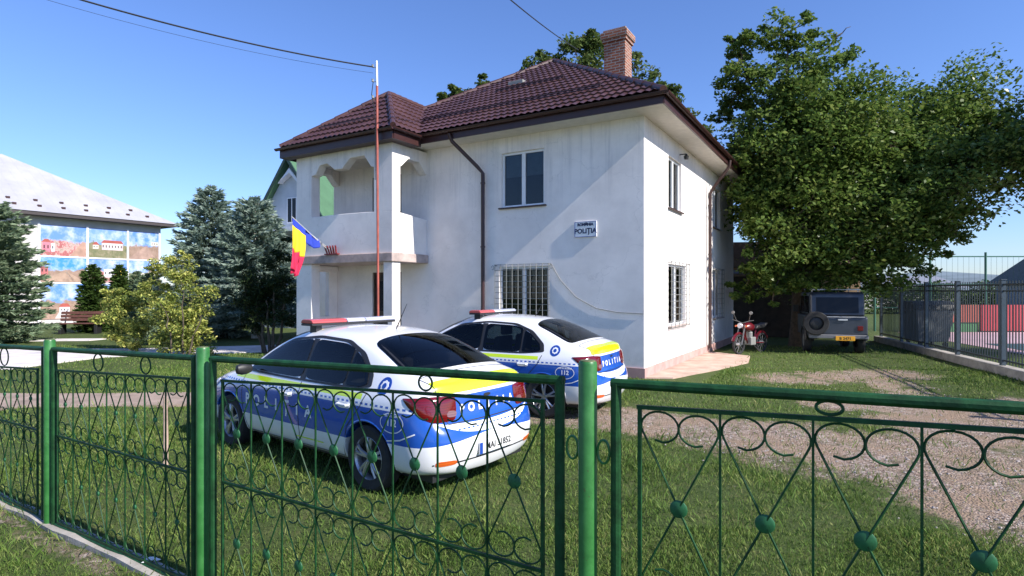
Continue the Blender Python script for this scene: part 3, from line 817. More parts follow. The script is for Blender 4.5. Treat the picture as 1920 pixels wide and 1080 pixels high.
sg.tube([a,b], .015, 6); sg.tube([a-Vector((0,0,.05)),b-Vector((0,0,.05))], .015, 6)
for i in range(4): p = a.lerp(b, i/3); sg.tube([p+Vector((0,.03,-.12)), p+Vector((0,0,.02))], .013, 5)
sg.build('snow_guard', M['trim'], broof)

# downpipes
dp = MB(); dp.tube([(-4.75,-.68,5.80),(-4.70,-.62,5.62),(-4.25,-.16,5.02),(-4.12,-.10,4.85),(-4.12,-.10,.1)], .048, 10)
for z in (4.6, 3.0, 1.3): dp.lathe([(.060,-.02),(.060,.02)], (-4.12,-.10,z), 12)
dp.build('downpipe', M['trim'], house, True)
dp = MB(); dp.tube([(.68,6.0,5.80),(.66,6.0,5.62),(.22,6.0,5.05),(.10,6.0,4.85),(.10,6.0,.15)], .048, 10)
for z in (4.5, 3.0, 1.5): dp.lathe([(.060,-.02),(.060,.02)], (.10,6.0,z), 12)
dp.build('downpipe', simple('oxide_downpipe', (.055,.028,.024), .5, var=.3), house, True)
lp = MB(); lp.lathe([(0,-.09),(.05,-.08),(.065,0),(.03,.03),(.03,.06)], (.17,2.9,5.36), 12); lp.tube([(0,2.9,5.42),(.17,2.9,5.42)], .015, 6)
o = lp.build('wall_lamp', M['black'], smooth=True); o.location = HC; o.rotation_euler = (0,0,HA); tag(o, 'small dark lamp high on the sunlit side wall under the eaves', 'wall lamp')
cb = MB()
cb.tube([(-2.25,-.02,2.55),(-2.0,-.02,2.15),(-1.6,-.02,1.75),(-1.1,-.02,1.50),(-.6,-.02,1.42),(0,-.02,1.40)], .009, 5)
o = cb.build('wall_cable', M['grille'], house, True); o['label'] = 'thin pale cable sagging over the front wall'

# ---- text helper
def text_mesh(s, size, extrude=.002, bold=.0, spacing=1.0, align='CENTER'):
    cu = bpy.data.curves.new('txt', 'FONT'); cu.body = s; cu.size = size; cu.extrude = extrude; cu.offset = bold
    cu.space_character = spacing; cu.align_x = align; cu.align_y = 'CENTER'; cu.resolution_u = 3
    ob = bpy.data.objects.new('txt', cu); COL.objects.link(ob)
    dg = bpy.context.evaluated_depsgraph_get()
    me = bpy.data.meshes.new_from_object(ob.evaluated_get(dg)); bpy.data.objects.remove(ob); bpy.data.curves.remove(cu)
    return me
# ---- sign by the window
sg_root = empty('wall_sign', hl(-1.36, -.012, 3.30), HA, 'small square white sign with dark lettering on the front wall beside the corner', 'sign')
m = MB(); m.box(-.27,.27,-.02,.008,-.18,.18); m.build('board', M['white_paint'], sg_root, bev=.003)
m = MB()
for (a,b,c,d) in ((-.265,.265,-.175,-.163),(-.265,.265,.163,.175),(-.265,-.253,-.163,.163),(.253,.265,-.163,.163)): m.box(a,b,-.024,-.0205,c,d)
m.build('border', M['blue_mark'], sg_root)
dk = simple('dark_blue_lettering', (.015,.02,.07), .5)
for s, z, sz in (('ROMÂNIA', .105, .085), ('POLIȚIA', -.045, .15)):
    me = text_mesh(s, sz, .001, .006); o = link_mesh('lettering', me, dk, sg_root); o.location = (0,-.0225,z); o.rotation_euler = (R(90),0,0)

# ---- service mast at the balcony corner
mp = hl(-5.98-.12, -1.78)
mast = empty('service_mast', (mp.x, mp.y, 0), 0, 'tall thin red-oxide service mast with white top rising past the balcony corner', 'mast')
m = MB(); m.tube([(.03,0,-.05),(.02,0,3.0),(0,0,6.9)], .030, 10); m.build('pole', simple('red_oxide_pole', (.36,.085,.06), .6, var=.3, nscale=4), mast, True)
m = MB(); m.tube([(0,0,6.9),(-.01,0,7.42),(-.01,0,7.50)], [.031,.028,.02], 10); m.build('pole_top', M['chrome'], mast, True)
m = MB()
for z in (7.35, 7.0, 6.6): m.tube([(-.01,0,z),(-.10,.02,z),(-.11,.02,z+.03)], .010, 5); m.lathe([(0,-.04),(.03,-.03),(.022,0),(.03,.03),(0,.04)], (-.11,.02,z+.04), 10)
m.build('insulator', M['grille'], mast, True)
m = MB(); m.tube([(-.1,.02,7.0),(-.14,.03,6.7),(-.06,0,6.3),(-.04,.0,6.0),(-.045,.0,4.6)], .010, 5); m.build('cable_loop', M['wire'], mast, True)
tp = Vector((mp.x-.1, mp.y, 7.36))
def cable(name, a, b, sag, label, r=.012):
    a, b = Vector(a), Vector(b); n = 40; m = MB()
    m.tube([a.lerp(b, i/n)-Vector((0,0,4*sag*(i/n)*(1-i/n))) for i in range(n+1)], r, 5)
    o = m.build(name, M['wire'], None, True); tag(o, label, 'cable', 'overhead cables')
cable('overhead_cable', tp, (-11.2, 9.0, 7.9), .28, 'thick black overhead cable running from the mast top to the upper left', .018)
cable('overhead_cable', tp+Vector((0,.02,-.14)), (-11.6, 9.6, 8.0), .30, 'thin lower overhead cable left of the mast, just under the thick one', .004)
cable('overhead_cable', (2.6, 22.5, 11.3), (-1.5, 9.0, 7.75), .15, 'black overhead cable coming down behind the roof ridge left of the chimney', .016)

# ---- flags and their holder on the balcony slab
fh = empty('flag_holder', hl(-8.1, -1.42, 2.90), HA, 'dark red metal flag holder with several short sockets on the balcony ledge', 'flag holder')
m = MB(); m.box(-.22,.28,-.06,.03,-.04,-.01)
m.build('base', simple('dark_red_metal', (.20,.02,.02), .5), fh)
for i in range(5):
    s_ = MB(); x = -.16+i*.085; s_.tube([(x,0,-.02),(x-.05+.02*i,-.06,.20)], .022, 8); s_.build('socket', simple('dark_red_socket', (.22,.02,.025), .45), fh, True)
def cloth(name, pts, mat, parent, thick=.003):
    """pts: grid rows of Vectors"""
    nr, nc = len(pts), len(pts[0]); vs = [p for r_ in pts for p in r_]
    me = bpy.data.meshes.new(name)
    me.from_pydata([tuple(p) for p in vs], [], [(i*nc+j, i*nc+j+1, (i+1)*nc+j+1, (i+1)*nc+j) for i in range(nr-1) for j in range(nc-1)])
    o = link_mesh(name, me, mat, parent, True); s = o.modifiers.new('solid', 'SOLIDIFY'); s.thickness = thick
    return o
cy_ = simple('yellow_flag_cloth', (.80,.55,.02), .8, var=.06); cr_ = simple('red_flag_cloth', (.62,.015,.07), .8, var=.06); cb_ = simple('blue_flag_cloth', (.02,.05,.42), .8, var=.06)
base = hl(-8.25, -1.45, 3.02); tip = wp(549, 408, 14.35)
fl = empty('flag', base, 0, 'blue, yellow and red tricolour flag drooping from a slanted pole on the balcony', 'flag')
tl = tip-base
m = MB(); m.tube([(0,0,0), tl*.5, tl*1.03], .013, 8); m.build('pole', M['chrome'], fl, True)
def flagpts(u0, u1, w0, w1):
    # u: along the pole from the base; w: 0 at hoist..1 fly ; hangs down
    rows = []; n = 12
    for i in range(n+1):
        w = w0+(w1-w0)*i/n; row = []
        for j in range(15):
            u = u0+(u1-u0)*j/14
            gather = 1-w*.55
            p = tl*(1-(1-u)*gather*.62)
            p = p+Vector((.06*math.sin(j*.9+w*3)*w-.0, -.10*w+.07*math.sin(j*1.15+1)*w, -w*1.32-(0 if w == 0 else .05*math.sin(j*.8))*w))
            # the cloth trails to the right at its middle
            p = p+Vector((.10*math.sin(math.pi*min(1, w*1.1))*(1-u), 0, 0))
            row.append(p)
        rows.append(row)
    return rows
cloth('blue_band', flagpts(.42, 1, 0, .14), cb_, fl); cloth('yellow_band', flagpts(.42, 1, .14, .60), cy_, fl); cloth('red_band', flagpts(.42, 1, .60, 1.0), cr_, fl)
fl2 = empty('flag', base+Vector((.05,.05,0)), 0, 'plain blue flag furled along its pole beside the tricolour on the balcony', 'flag')
tl2 = wp(560, 424, 14.6)-base
m = MB(); m.tube([(0,0,0), tl2], .011, 8); m.build('pole', M['chrome'], fl2, True)
rows = []
for i in range(7):
    w = i/6; rows.append([tl2*(.36+.64*j/14)+Vector((.03*math.sin(j+w*2), -.04*w+.03*math.sin(j*.9), -w*(.17+.16*math.sin(j*.23)))) for j in range(15)])
cloth('cloth', rows, cb_, fl2)
apr = MB(); ap_pts = [hl(.031,.0), hl(.55,.3), hl(1.1,2.2), hl(1.5,4.0), hl(1.3,5.6), hl(.031,6.2)]
sheet('concrete_apron', [(p.x,p.y) for p in ap_pts], M['apron'], .03)
# ================================================================== POLICE CARS
def livery():
    t = NT('police_livery_paint'); sp = t.n('ShaderNodeSeparateXYZ'); t.l(t.coord(), sp.inputs[0])
    x, y, z = sp.outputs
    ay = t.math('ABSOLUTE', y)
    def band(v, a, b): return t.math('MULTIPLY', t.math('GREATER_THAN', v, a), t.math('LESS_THAN', v, b))
    AND = lambda a, b: t.math('MULTIPLY', a, b)
    OR = lambda a, b: t.math('MAXIMUM', a, b)
    NOT = lambda a: t.math('SUBTRACT', 1.0, a)
    flank = AND(t.math('GREATER_THAN', ay, .70), band(x, -2.02, 1.75))
    blow = t.math('ADD', .465, t.math('MULTIPLY', t.math('LESS_THAN', x, -1.62), .045))
    blue = AND(AND(t.math('GREATER_THAN', z, blow), t.math('LESS_THAN', z, .80)), t.math('LESS_THAN', x, 1.75))
    rear = t.math('LESS_THAN', x, -1.99)
    curve = t.math('ADD', .665, t.math('MULTIPLY', t.math('MULTIPLY', y, y), .10))
    sw = AND(rear, AND(t.math('GREATER_THAN', z, t.math('SUBTRACT', curve, t.math('MULTIPLY', .085, t.math('SUBTRACT', 1.0, t.math('POWER', t.math('MULTIPLY', ay, 1.45), 3.0))))), t.math('LESS_THAN', z, curve)))
    trunkblue = AND(AND(rear, t.math('LESS_THAN', ay, .58)), band(z, .69, .925))
    rearlow = AND(rear, t.math('LESS_THAN', z, t.math('ADD', .515, t.math('MULTIPLY', t.math('SUBTRACT', .8, ay), .08))))
    rearup = AND(rear, AND(t.math('GREATER_THAN', ay, .58), t.math('GREATER_THAN', z, .74)))
    blue = AND(AND(blue, NOT(sw)), NOT(rearlow)); blue = OR(blue, trunkblue)
    # a row of small blue dashes between the blue and the yellow
    dash = AND(AND(flank, band(z, .818, .838)), t.math('GREATER_THAN', t.math('FRACT', t.math('MULTIPLY', x, 14.0)), .45))
    dash2 = AND(AND(rear, t.math('LESS_THAN', ay, .7)), AND(band(z, .628, .640), t.math('GREATER_THAN', t.math('FRACT', t.math('MULTIPLY', y, 17.0)), .5)))
    blue = OR(blue, OR(dash, dash2))
    yel = AND(AND(flank, band(z, .862, .915)), band(x, -1.22, 1.25))
    yt = AND(t.math('LESS_THAN', x, t.math('SUBTRACT', -1.905, t.math('MULTIPLY', .07, t.math('SUBTRACT', .7, ay)))), t.math('GREATER_THAN', z, .955))
    yt = AND(yt, t.math('LESS_THAN', ay, .64))
    yel = OR(yel, yt)
    c = t.mix(blue, (.80,.80,.82), (.012,.085,.42))
    c = t.mix(yel, c, (.62,.82,.012))
    dirt = t.ramp(z, [(.18, (1,1,1)), (.5, (0,0,0))])
    c = t.mix(t.math('MULTIPLY', AND(dirt, t.noise(5, 5, .7)), .35), c, (.30,.26,.20))
    t.col(c); t.rough(.22); t.b.inputs['Coat Weight'].default_value = .7; t.b.inputs['Coat Roughness'].default_value = .04
    return t.m
M['livery'] = livery()

ROWS = [  # x, then j0..j9 as (y,z[,dx])
 (-2.15, [(0,.22,.03),(.32,.22,.03),(.34,.31,-.02),(.36,.50,-.06),(.36,.645,-.02),(.35,.68,.05),(.35,.93,.07),(.34,1.035,.10),(.32,1.055,.13),(0,1.062,.13)]),
 (-2.10, [(0,.22,.02),(.62,.22,.03),(.66,.31,-.02),(.69,.50,-.06),(.68,.645,-.02),(.63,.685,.04),(.62,.93,.07),(.60,1.025,.10),(.55,1.05,.12),(0,1.062,.10)]),
 (-1.98, [(0,.2,0),(.73,.22,.03),(.79,.31,-.01),(.81,.50,-.01),(.80,.67,0),(.755,.86,.02),(.72,.98,.02),(.67,1.03,.02),(.56,1.06,.02),(0,1.075,0)]),
 (-1.88, [(0,.2,0),(.74,.20,0),(.82,.29,0),(.845,.47,0),(.85,.68,0),(.815,.88,0),(.765,.98,0),(.70,1.045,0),(.58,1.085,0),(0,1.10,0)]),
 (-1.70, [(0,.2,0),(.74,.19,0),(.82,.28,0),(.852,.46,0),(.86,.67,0),(.84,.87,0),(.79,.96,0),(.715,1.06,0),(.60,1.135,0),(0,1.155,-.08)]),
 (-1.30, [(0,.19,0),(.74,.19,0),(.82,.28,0),(.856,.46,0),(.87,.67,0),(.855,.86,0),(.81,.935,0),(.675,1.21,0),(.575,1.335,0),(0,1.36,-.06)]),
 (-.90, [(0,.19,0),(.74,.19,0),(.82,.28,0),(.855,.46,0),(.868,.66,0),(.858,.85,0),(.815,.925,0),(.64,1.33,0),(.54,1.455,0),(0,1.475,-.05)]),
 (-.30, [(0,.19,0),(.74,.19,0),(.82,.28,0),(.853,.46,0),(.866,.65,0),(.855,.84,0),(.815,.92,0),(.63,1.37,0),(.51,1.492,0),(0,1.525,0)]),
 (.25, [(0,.19,0),(.74,.19,0),(.82,.28,0),(.853,.46,0),(.866,.64,0),(.853,.83,0),(.81,.91,0),(.635,1.345,.0),(.515,1.455,.02),(0,1.505,.13)]),
 (.70, [(0,.19,0),(.74,.19,0),(.82,.28,0),(.853,.46,0),(.866,.64,0),(.853,.82,0),(.805,.905,0),(.685,1.17,0),(.575,1.265,.03),(0,1.30,.17)]),
 (1.10, [(0,.19,0),(.74,.19,0),(.82,.28,0),(.852,.46,0),(.866,.63,0),(.85,.80,0),(.80,.89,0),(.74,.96,0),(.63,1.01,.03),(0,1.055,.18)]),
 (1.48, [(0,.19,0),(.74,.19,0),(.82,.28,0),(.85,.46,0),(.86,.62,0),(.84,.77,0),(.77,.86,0),(.68,.90,0),(.55,.925,0),(0,.955,.0)]),
 (1.82, [(0,.19,0),(.70,.19,0),(.80,.28,0),(.83,.44,0),(.83,.59,0),(.79,.71,0),(.72,.80,0),(.62,.845,0),(.48,.865,0),(0,.89,0)]),
 (2.02, [(0,.2,0),(.60,.2,.0),(.70,.28,.02),(.74,.42,.03),(.74,.55,.02),(.70,.66,0),(.62,.74,-.02),(.53,.785,-.04),(.42,.80,-.05),(0,.825,-.03)]),
 (2.12, [(0,.22,-.02),(.30,.22,-.02),(.34,.29,.02),(.36,.42,.04),(.36,.54,.02),(.34,.64,-.01),(.32,.70,-.03),(.30,.75,-.06),(.26,.765,-.08),(0,.775,-.07)]),
]
def car_body_mesh():
    vs = []; idx = {}
    for i, (x, row) in enumerate(ROWS):
        for j, (y, z, dx) in enumerate(row):
            if j in (0, 9): idx[(i, j, 1)] = idx[(i, j, -1)] = len(vs); vs.append((x+dx, 0, z))
            else:
                for s in (1, -1): idx[(i, j, s)] = len(vs); vs.append((x+dx, s*y, z))
    fs = []
    for i in range(len(ROWS)-1):
        for j in range(9):
            for s in (1, -1):
                q = [idx[(i,j,s)], idx[(i+1,j,s)], idx[(i+1,j+1,s)], idx[(i,j+1,s)]]
                fs.append(q if s > 0 else q[::-1])
    for i, flip in ((0, 1), (len(ROWS)-1, -1)):
        for j in range(9):
            q = [idx[(i,j,1)], idx[(i,j+1,1)], idx[(i,j+1,-1)], idx[(i,j,-1)]]
            q2 = []
            for k in q:
                if k not in q2: q2.append(k)
            fs.append(q2 if flip > 0 else q2[::-1])
    me = bpy.data.meshes.new('car'); me.from_pydata(vs, [], fs); me.update()
    bm = bmesh.new(); bm.from_mesh(me); bmesh.ops.recalc_face_normals(bm, faces=bm.faces)
    bm.to_mesh(me); bm.free()
    return me
def apply_mods(o):
    dg = bpy.context.evaluated_depsgraph_get(); dg.update()
    me = bpy.data.meshes.new_from_object(o.evaluated_get(dg))
    return me
def build_car():
    root = empty('police_car', (0,0,0), 0)
    ctl = link_mesh('ctl', car_body_mesh(), None)
    s = ctl.modifiers.new('s', 'SUBSURF'); s.levels = 4; s.render_levels = 4
    full = apply_mods(ctl)
    bv = bmesh.new(); bv.from_mesh(full); bvh = BVHTree.FromBMesh(bv); bv.free()
    # wheel wells
    cut = MB()
    for xx in (-1.315, 1.315):
        for s_ in (1, -1):
            cut.lathe([(.352, .50*s_), (.352, 1.05*s_)], (xx, 0, .315), 40, 'y')
    cm = cut.build('cut', None)
    tmp = link_mesh('tmp', full, None)
    b = tmp.modifiers.new('b', 'BOOLEAN'); b.object = cm; b.operation = 'DIFFERENCE'; b.solver = 'EXACT'
    me = apply_mods(tmp)
    for o in (ctl, cm, tmp): bpy.data.objects.remove(o)
    body = link_mesh('body', me, M['livery'], root); me.shade_smooth(); me.set_sharp_from_angle(angle=R(38))

    def ray(o, d):
        h = bvh.ray_cast(Vector(o), Vector(d).normalized())
        return (h[0], h[1]) if h[0] is not None else (None, None)
    def side(s_):
        return lambda u, v: ray((u, 3*s_, v), (0, -s_, 0))
    top = lambda u, v: ray((u, v, 3), (0, 0, -1))
    rearc = lambda u, v: ray((-4, u, v), (1, 0, 0))
    frontc = lambda u, v: ray((4, u, v), (-1, 0, 0))
    def diag(s_):
        d = Vector((.75, -.66*s_, 0))
        e = Vector((.66, .75*s_, 0))
        return lambda u, v: ray(e*u-d*4+Vector((0,0,v)), d)
    def fdiag(s_):
        d = Vector((-.75, -.66*s_, 0)); e = Vector((-.66, .75*s_, 0))
        return lambda u, v: ray(e*u-d*4+Vector((0,0,v)), d)
    def patch(name, outline, caster, mat, off=.004, rings=7, seg=9, parent=root, crown=0.0, ring=0.0):
        pts = []
        n = len(outline)
        for i in range(n):
            a, b_ = outline[i], outline[(i+1) % n]
            for k in range(seg): pts.append((a[0]+(b_[0]-a[0])*k/seg, a[1]+(b_[1]-a[1])*k/seg))
        # round the corners a little
        for _ in range(2):
            pts = [((pts[i-1][0]+2*pts[i][0]+pts[(i+1) % len(pts)][0])/4, (pts[i-1][1]+2*pts[i][1]+pts[(i+1) % len(pts)][1])/4) for i in range(len(pts))]
        cu = sum(p[0] for p in pts)/len(pts); cv = sum(p[1] for p in pts)/len(pts)
        V = []; 
        def put(u, v, o_):
            h, nn = caster(u, v)
            return h+nn*o_ if h is not None else None
        c = put(cu, cv, off+crown); V.append(c)
        for r_ in range(1, rings+1):
            t = ring+(1-ring)*(r_-(1 if ring else 0))/(rings-(1 if ring else 0))
            for p in pts:
                V.append(put(cu+(p[0]-cu)*t, cv+(p[1]-cv)*t, off+crown*(1-t**4)))
        for p in pts: V.append(put(*p, -.012))
        N = len(pts); F = [] if ring else [(0, 1+i, 1+(i+1) % N) for i in range(N)]
        for r_ in range(rings): F += [(1+r_*N+i, 1+(r_+1)*N+i, 1+(r_+1)*N+(i+1) % N, 1+r_*N+(i+1) % N) for i in range(N)]
        F = [f for f in F if all(V[k] is not None for k in f)]
        V = [v if v is not None else Vector((0,0,.5)) for v in V]
        used = sorted({k for f in F for k in f}); mp_ = {k: i for i, k in enumerate(used)}
        mb = MB(); mb.add([V[k] for k in used], [tuple(mp_[k] for k in f) for f in F])
        return mb.build(name, mat, parent, True, angle=50)
    def ribbon(name, pts, caster, w, mat, off=.0025, parent=root, sub=10):
        P = []
        for a, b_ in zip(pts[:-1], pts[1:]):
            for k in range(sub): P.append((a[0]+(b_[0]-a[0])*k/sub, a[1]+(b_[1]-a[1])*k/sub))
        P.append(pts[-1]); V = []
        for i, p in enumerate(P):
            a = P[max(0, i-1)]; b_ = P[min(len(P)-1, i+1)]
            d = Vector((b_[0]-a[0], b_[1]-a[1])); d.normalize(); q = Vector((-d.y, d.x))*w/2
            for s_ in (1, -1):
                h, nn = caster(p[0]+q.x*s_, p[1]+q.y*s_)
                V.append(h+nn*off if h is not None else None)
        F = [(2*i, 2*i+1, 2*i+3, 2*i+2) for i in range(len(P)-1)]
        F = [f for f in F if all(V[k] is not None for k in f)]
        mb = MB(); mb.add([v if v is not None else Vector((0,0,.5)) for v in V], F)
        return mb.build(name, mat, parent)
    def decal_text(s, size, cu, cv, caster, mat, flip=1, off=.004, bold=.004, spacing=1.0, slant=0, parent=root):
        me_ = text_mesh(s, size, 0, bold, spacing)
        bm = bmesh.new(); bm.from_mesh(me_)
        for v in bm.verts:
            h, nn = caster(cu+flip*v.co.x, cv+v.co.y)
            v.co = (h+nn*off) if h is not None else Vector((0,0,.5))
        bm.to_mesh(me_); bm.free()
        return link_mesh('lettering', me_, mat, parent)
    # glazing
    HOLES = []
    win = [(1.00,.965),(.62,1.19),(.30,1.335),(-.20,1.385),(-.72,1.365),(-1.02,1.27),(-1.24,1.10),(-1.27,.99),(-.9,.957),(.2,.955)]
    grow = lambda P, g: [((p[0]+.15)*(1+g*.7)-.15, (p[1]-1.14)*(1+g*2.2)+1.14) for p in P]
    for s_ in (1, -1):
        patch('window_surround', grow(win, .045), side(s_), M['black'], .004, 3, ring=.90)
        for px_ in (-.18, -.915): ribbon('window_pillar', [(px_,.955),(px_+.015,1.37 if px_ > -.5 else 1.30)], side(s_), .10 if px_ > -.5 else .07, M['black'], .0045)
        front = [(.97,.97),(.62,1.18),(.30,1.322),(-.14,1.368),(-.16,.962)]
        rear_ = [(-.22,.962),(-.20,1.368),(-.70,1.350),(-.88,1.31),(-.90,.962)]
        quart = [(-.93,.965),(-.92,1.285),(-1.05,1.22),(-1.21,1.09),(-1.24,1.00),(-1.15,.968)]
        for o_, rg_ in ((front,.88),(rear_,.88),(quart,.74)):
            w_ = patch('side_window', o_, side(s_), M['cartint'], .010); patch('window_seal', o_, side(s_), M['black'], .0085, 3, parent=w_, ring=rg_)
        if s_ > 0: HOLES.append(('side', [(front,.90),(rear_,.90),(quart,.78)]))
        dm = M['black']
        ribbon('door_seam', [(-.18,.93),(-.18,.40),(-.14,.27)], side(s_), .009, dm)
        ribbon('door_seam', [(1.02,.90),(.98,.5),(.92,.27)], side(s_), .009, dm)
        ribbon('door_seam', [(-1.28,.93),(-1.22,.80),(-1.02,.58),(-.95,.36),(-.93,.27)], side(s_), .009, dm)
        ribbon('sill_seam', [(.90,.27),(-.92,.27)], side(s_), .008, dm)
        for hx in (-.95, .06):
            rc = patch('handle_recess', [(hx-.115,.755),(hx+.07,.755),(hx+.07,.815),(hx-.115,.815)], side(s_), M['white_paint'], .0035, 3, 5)
            h = MB(); yy = side(s_)(hx, .79)[0].y
            h.tube([(hx-.10,yy-.01*s_,.79),(hx-.09,yy+.028*s_,.79),(hx+.05,yy+.03*s_,.79),(hx+.06,yy-.01*s_,.79)], .014, 8)
            h.build('door_handle', M['white_paint'], root, True)
        # mirror
        y0_ = side(s_)(.86, .93)[0].y
        m_ = MB(); m_.lathe([(0,-.10),(.05,-.09),(.075,-.03),(.078,.03),(.06,.08),(0,.10)], (0,0,0), 14, 'y')
        mo = m_.build('mirror', M['black'], root, True); mo.location = (.84, y0_+.13*s_, .99); mo.scale = (.62,1,.85)
        # fuel flap, mudguard lip, lights
        patch('taillight', [(-1.035,.715),(-1.045,.82),(-1.035,.925),(-.84,.945),(-.66,.935),(-.555,.925),(-.61,.855),(-.72,.765),(-.83,.715)], diag(s_), M['carred'], .006, 7, 7, crown=.022)
        patch('reversing_lens', [(-1.03,.745),(-1.035,.80),(-.95,.81),(-.94,.75)], diag(s_), M['smoked'], .026, 3, 4)
        patch('headlight', [(-.98+.02,.62),(-.97,.73),(-.80,.77),(-.60,.78),(-.62,.70),(-.78,.63)], fdiag(s_), M['lensclear'], .006, 6, 6, crown=.015)
        patch('reflector', [(s_*.50,.335),(s_*.50,.375),(s_*.70,.385),(s_*.70,.335)], rearc, M['lensorange'], .004, 3, 5)
        for xx in (-1.315, 1.315):
            ar = MB(); pts = []
            for k in range(25):
                a = math.pi*k/24*1.16-math.pi*.08; r_ = .362
                h, nn = side(s_)(xx+r_*math.cos(a), .315+r_*math.sin(a))
                if h is not None and h.z > .2: pts.append(h-Vector((0,.006*s_,0)))
            ar.tube(pts, .012, 6); ar.build('arch_lip', M['livery'], root, True)
        dx = 1 if s_ < 0 else -1     # letters must read left to right from outside
        sd = (lambda f: (lambda u, v: f(u, v)))(side(s_))
        for k, chh in enumerate('POLIȚIA'):
            xs_ = (.86-k*.205) if s_ > 0 else (-.37+k*.205)
            decal_text(chh, .17, xs_, .635, sd, M['white_mark'], dx, .004, .006)
        decal_text('112', .085, -1.67, .70, sd, M['white_mark'], dx, .004, .003)
        # ring of the emergency number
        rg = MB(); ri = []
        for k in range(33):
            a = 2*math.pi*k/32; ri.append((-1.67+.145*math.cos(a), .70+.088*math.sin(a)))
        ribbon('number_ring', ri, sd, .009, M['white_mark'], .004, sub=2)
        decal_text('APEL DE URGENȚĂ', .026, -1.67, .762, sd, M['white_mark'], dx, .004, .001)
        # round badge on the C pillar
        def circ(cx_, cz_, r_): return [(cx_+r_*math.cos(2*math.pi*k/14), cz_+r_*math.sin(2*math.pi*k/14)) for k in range(14)]
        patch('badge', circ(-1.48,1.005,.082), sd, M['blue_mark'], .004, 3, 2)
        star = []
        for k in range(16):
            a = math.pi*k/8; r_ = .062 if k % 2 == 0 else .036; star.append((-1.48+r_*math.cos(a), 1.005+r_*math.sin(a)))
        bs_ = patch('badge_star', star, sd, M['white_mark'], .007, 2, 2)
        patch('badge_centre', circ(-1.48,1.005,.026), sd, M['blue_mark'], .010, 2, 2)
        ribbon('accent_line', [(-1.60,.53),(-1.78,.56),(-1.94,.63)], sd, .012, M['white_mark'], .004)
        ribbon('small_writing_line', [(-.1,.35),(-.6,.35)], sd, .012, M['yellow_mark'], .004)
    patch('rear_window', [(-1.71,.66),(-1.38,.61),(-1.06,.555),(-1.03,.25),(-1.03,-.25),(-1.06,-.555),(-1.38,-.61),(-1.71,-.66),(-1.755,-.25),(-1.755,.25)], top, M['reartint'], .007, 9, 5)
    RW = [(-1.71,.66),(-1.38,.61),(-1.06,.555),(-1.03,.25),(-1.03,-.25),(-1.06,-.555),(-1.38,-.61),(-1.71,-.66),(-1.755,-.25),(-1.755,.25)]
    WS = [(1.16,.66),(.72,.60),(.38,.52),(.40,0),(.38,-.52),(.72,-.60),(1.16,-.66),(1.22,0)]
    patch('window_seal', RW, top, M['black'], .0055, 3, 5, ring=.88); patch('window_seal', WS, top, M['black'], .0055, 3, 8, ring=.88)
    HOLES.append(('top', [(RW,.90),(WS,.90)]))
    patch('windscreen', [(1.16,.66),(.72,.60),(.38,.52),(.40,0),(.38,-.52),(.72,-.60),(1.16,-.66),(1.22,0)], top, M['cartint'], .007, 9, 8)
    ribbon('boot_seam', [(-1.80,.64),(-1.92,.635),(-2.0,.62)], top, .008, M['black']); ribbon('boot_seam', [(-1.80,-.64),(-1.92,-.635),(-2.0,-.62)], top, .008, M['black'])
    ribbon('boot_seam', [(-1.80,.64),(-1.815,0),(-1.80,-.64)], top, .008, M['black'])
    ribbon('boot_seam', [(.60,.98),(.575,.75),(.545,.69),(0,.685),(-.545,.69),(-.575,.75),(-.60,.98)], rearc, .009, M['black'])
    ribbon('bonnet_seam', [(1.2,.68),(1.6,.63),(1.95,.52)], top, .008, M['black']); ribbon('bonnet_seam', [(1.2,-.68),(1.6,-.63),(1.95,-.52)], top, .008, M['black'])
    for k, chh in enumerate('POLIȚIA'):
        decal_text(chh, .105, .36-k*.122, .80, rearc, M['white_mark'], -1, .004, .006)
    patch('boot_button', [(.05,.875),(.05,.905),(-.05,.905),(-.05,.875)], rearc, M['black'], .006, 2, 3)
    # open the shell behind the glass and furnish the cabin
    def inside(P, f, u, v):
        cu = sum(p[0] for p in P)/len(P); cv = sum(p[1] for p in P)/len(P); u = cu+(u-cu)/f; v = cv+(v-cv)/f
        c = False; j = len(P)-1
        for i in range(len(P)):
            if (P[i][1] > v) != (P[j][1] > v) and u < (P[j][0]-P[i][0])*(v-P[i][1])/(P[j][1]-P[i][1])+P[i][0]: c = not c
            j = i
        return c
    bm = bmesh.new(); bm.from_mesh(body.data); kill = []
    for f in bm.faces:
        q = f.calc_center_median()
        if q.z < .94: continue
        for kind, polys in HOLES:
            for P, sc_ in polys:
                if kind == 'side' and abs(q.y) > .45 and abs(f.normal.y) > .45 and inside(P, sc_, q.x, q.z): kill.append(f); break
                if kind == 'top' and abs(f.normal.z) > .3 and inside(P, sc_, q.x, q.y): kill.append(f); break
    bmesh.ops.delete(bm, geom=list(set(kill)), context='FACES'); bm.to_mesh(body.data); bm.free()
    cf_ = MB(); cf_.box(-1.15, 1.0, -.70, .70, .30, .50); cf_.box(-1.78, -1.15, -.62, .62, .55, 1.0); cf_.build('cabin_floor', M['black'], root)
    ds_ = MB(); ds_.prism([(.62,.62),(.62,.90),(.72,.97),(1.12,.98),(1.12,.62)], 'y', -.66, .66); ds_.build('dashboard', M['black'], root, bev=.03)
    for sy in (.36, -.36):
        st_ = MB(); st_.box(-.35,.20,sy-.24,sy+.24,.50,.64); st_.prism([(-.36,.58),(-.20,.58),(-.30,1.16),(-.42,1.16)], 'y', sy-.23, sy+.23)
        so_ = st_.build('front_seat', M['seatcloth'], root, bev=.04)
        hr_ = MB(); hr_.box(-.46,-.36,sy-.13,sy+.13,1.18,1.36); hr_.build('headrest', M['seatcloth'], so_, bev=.03)
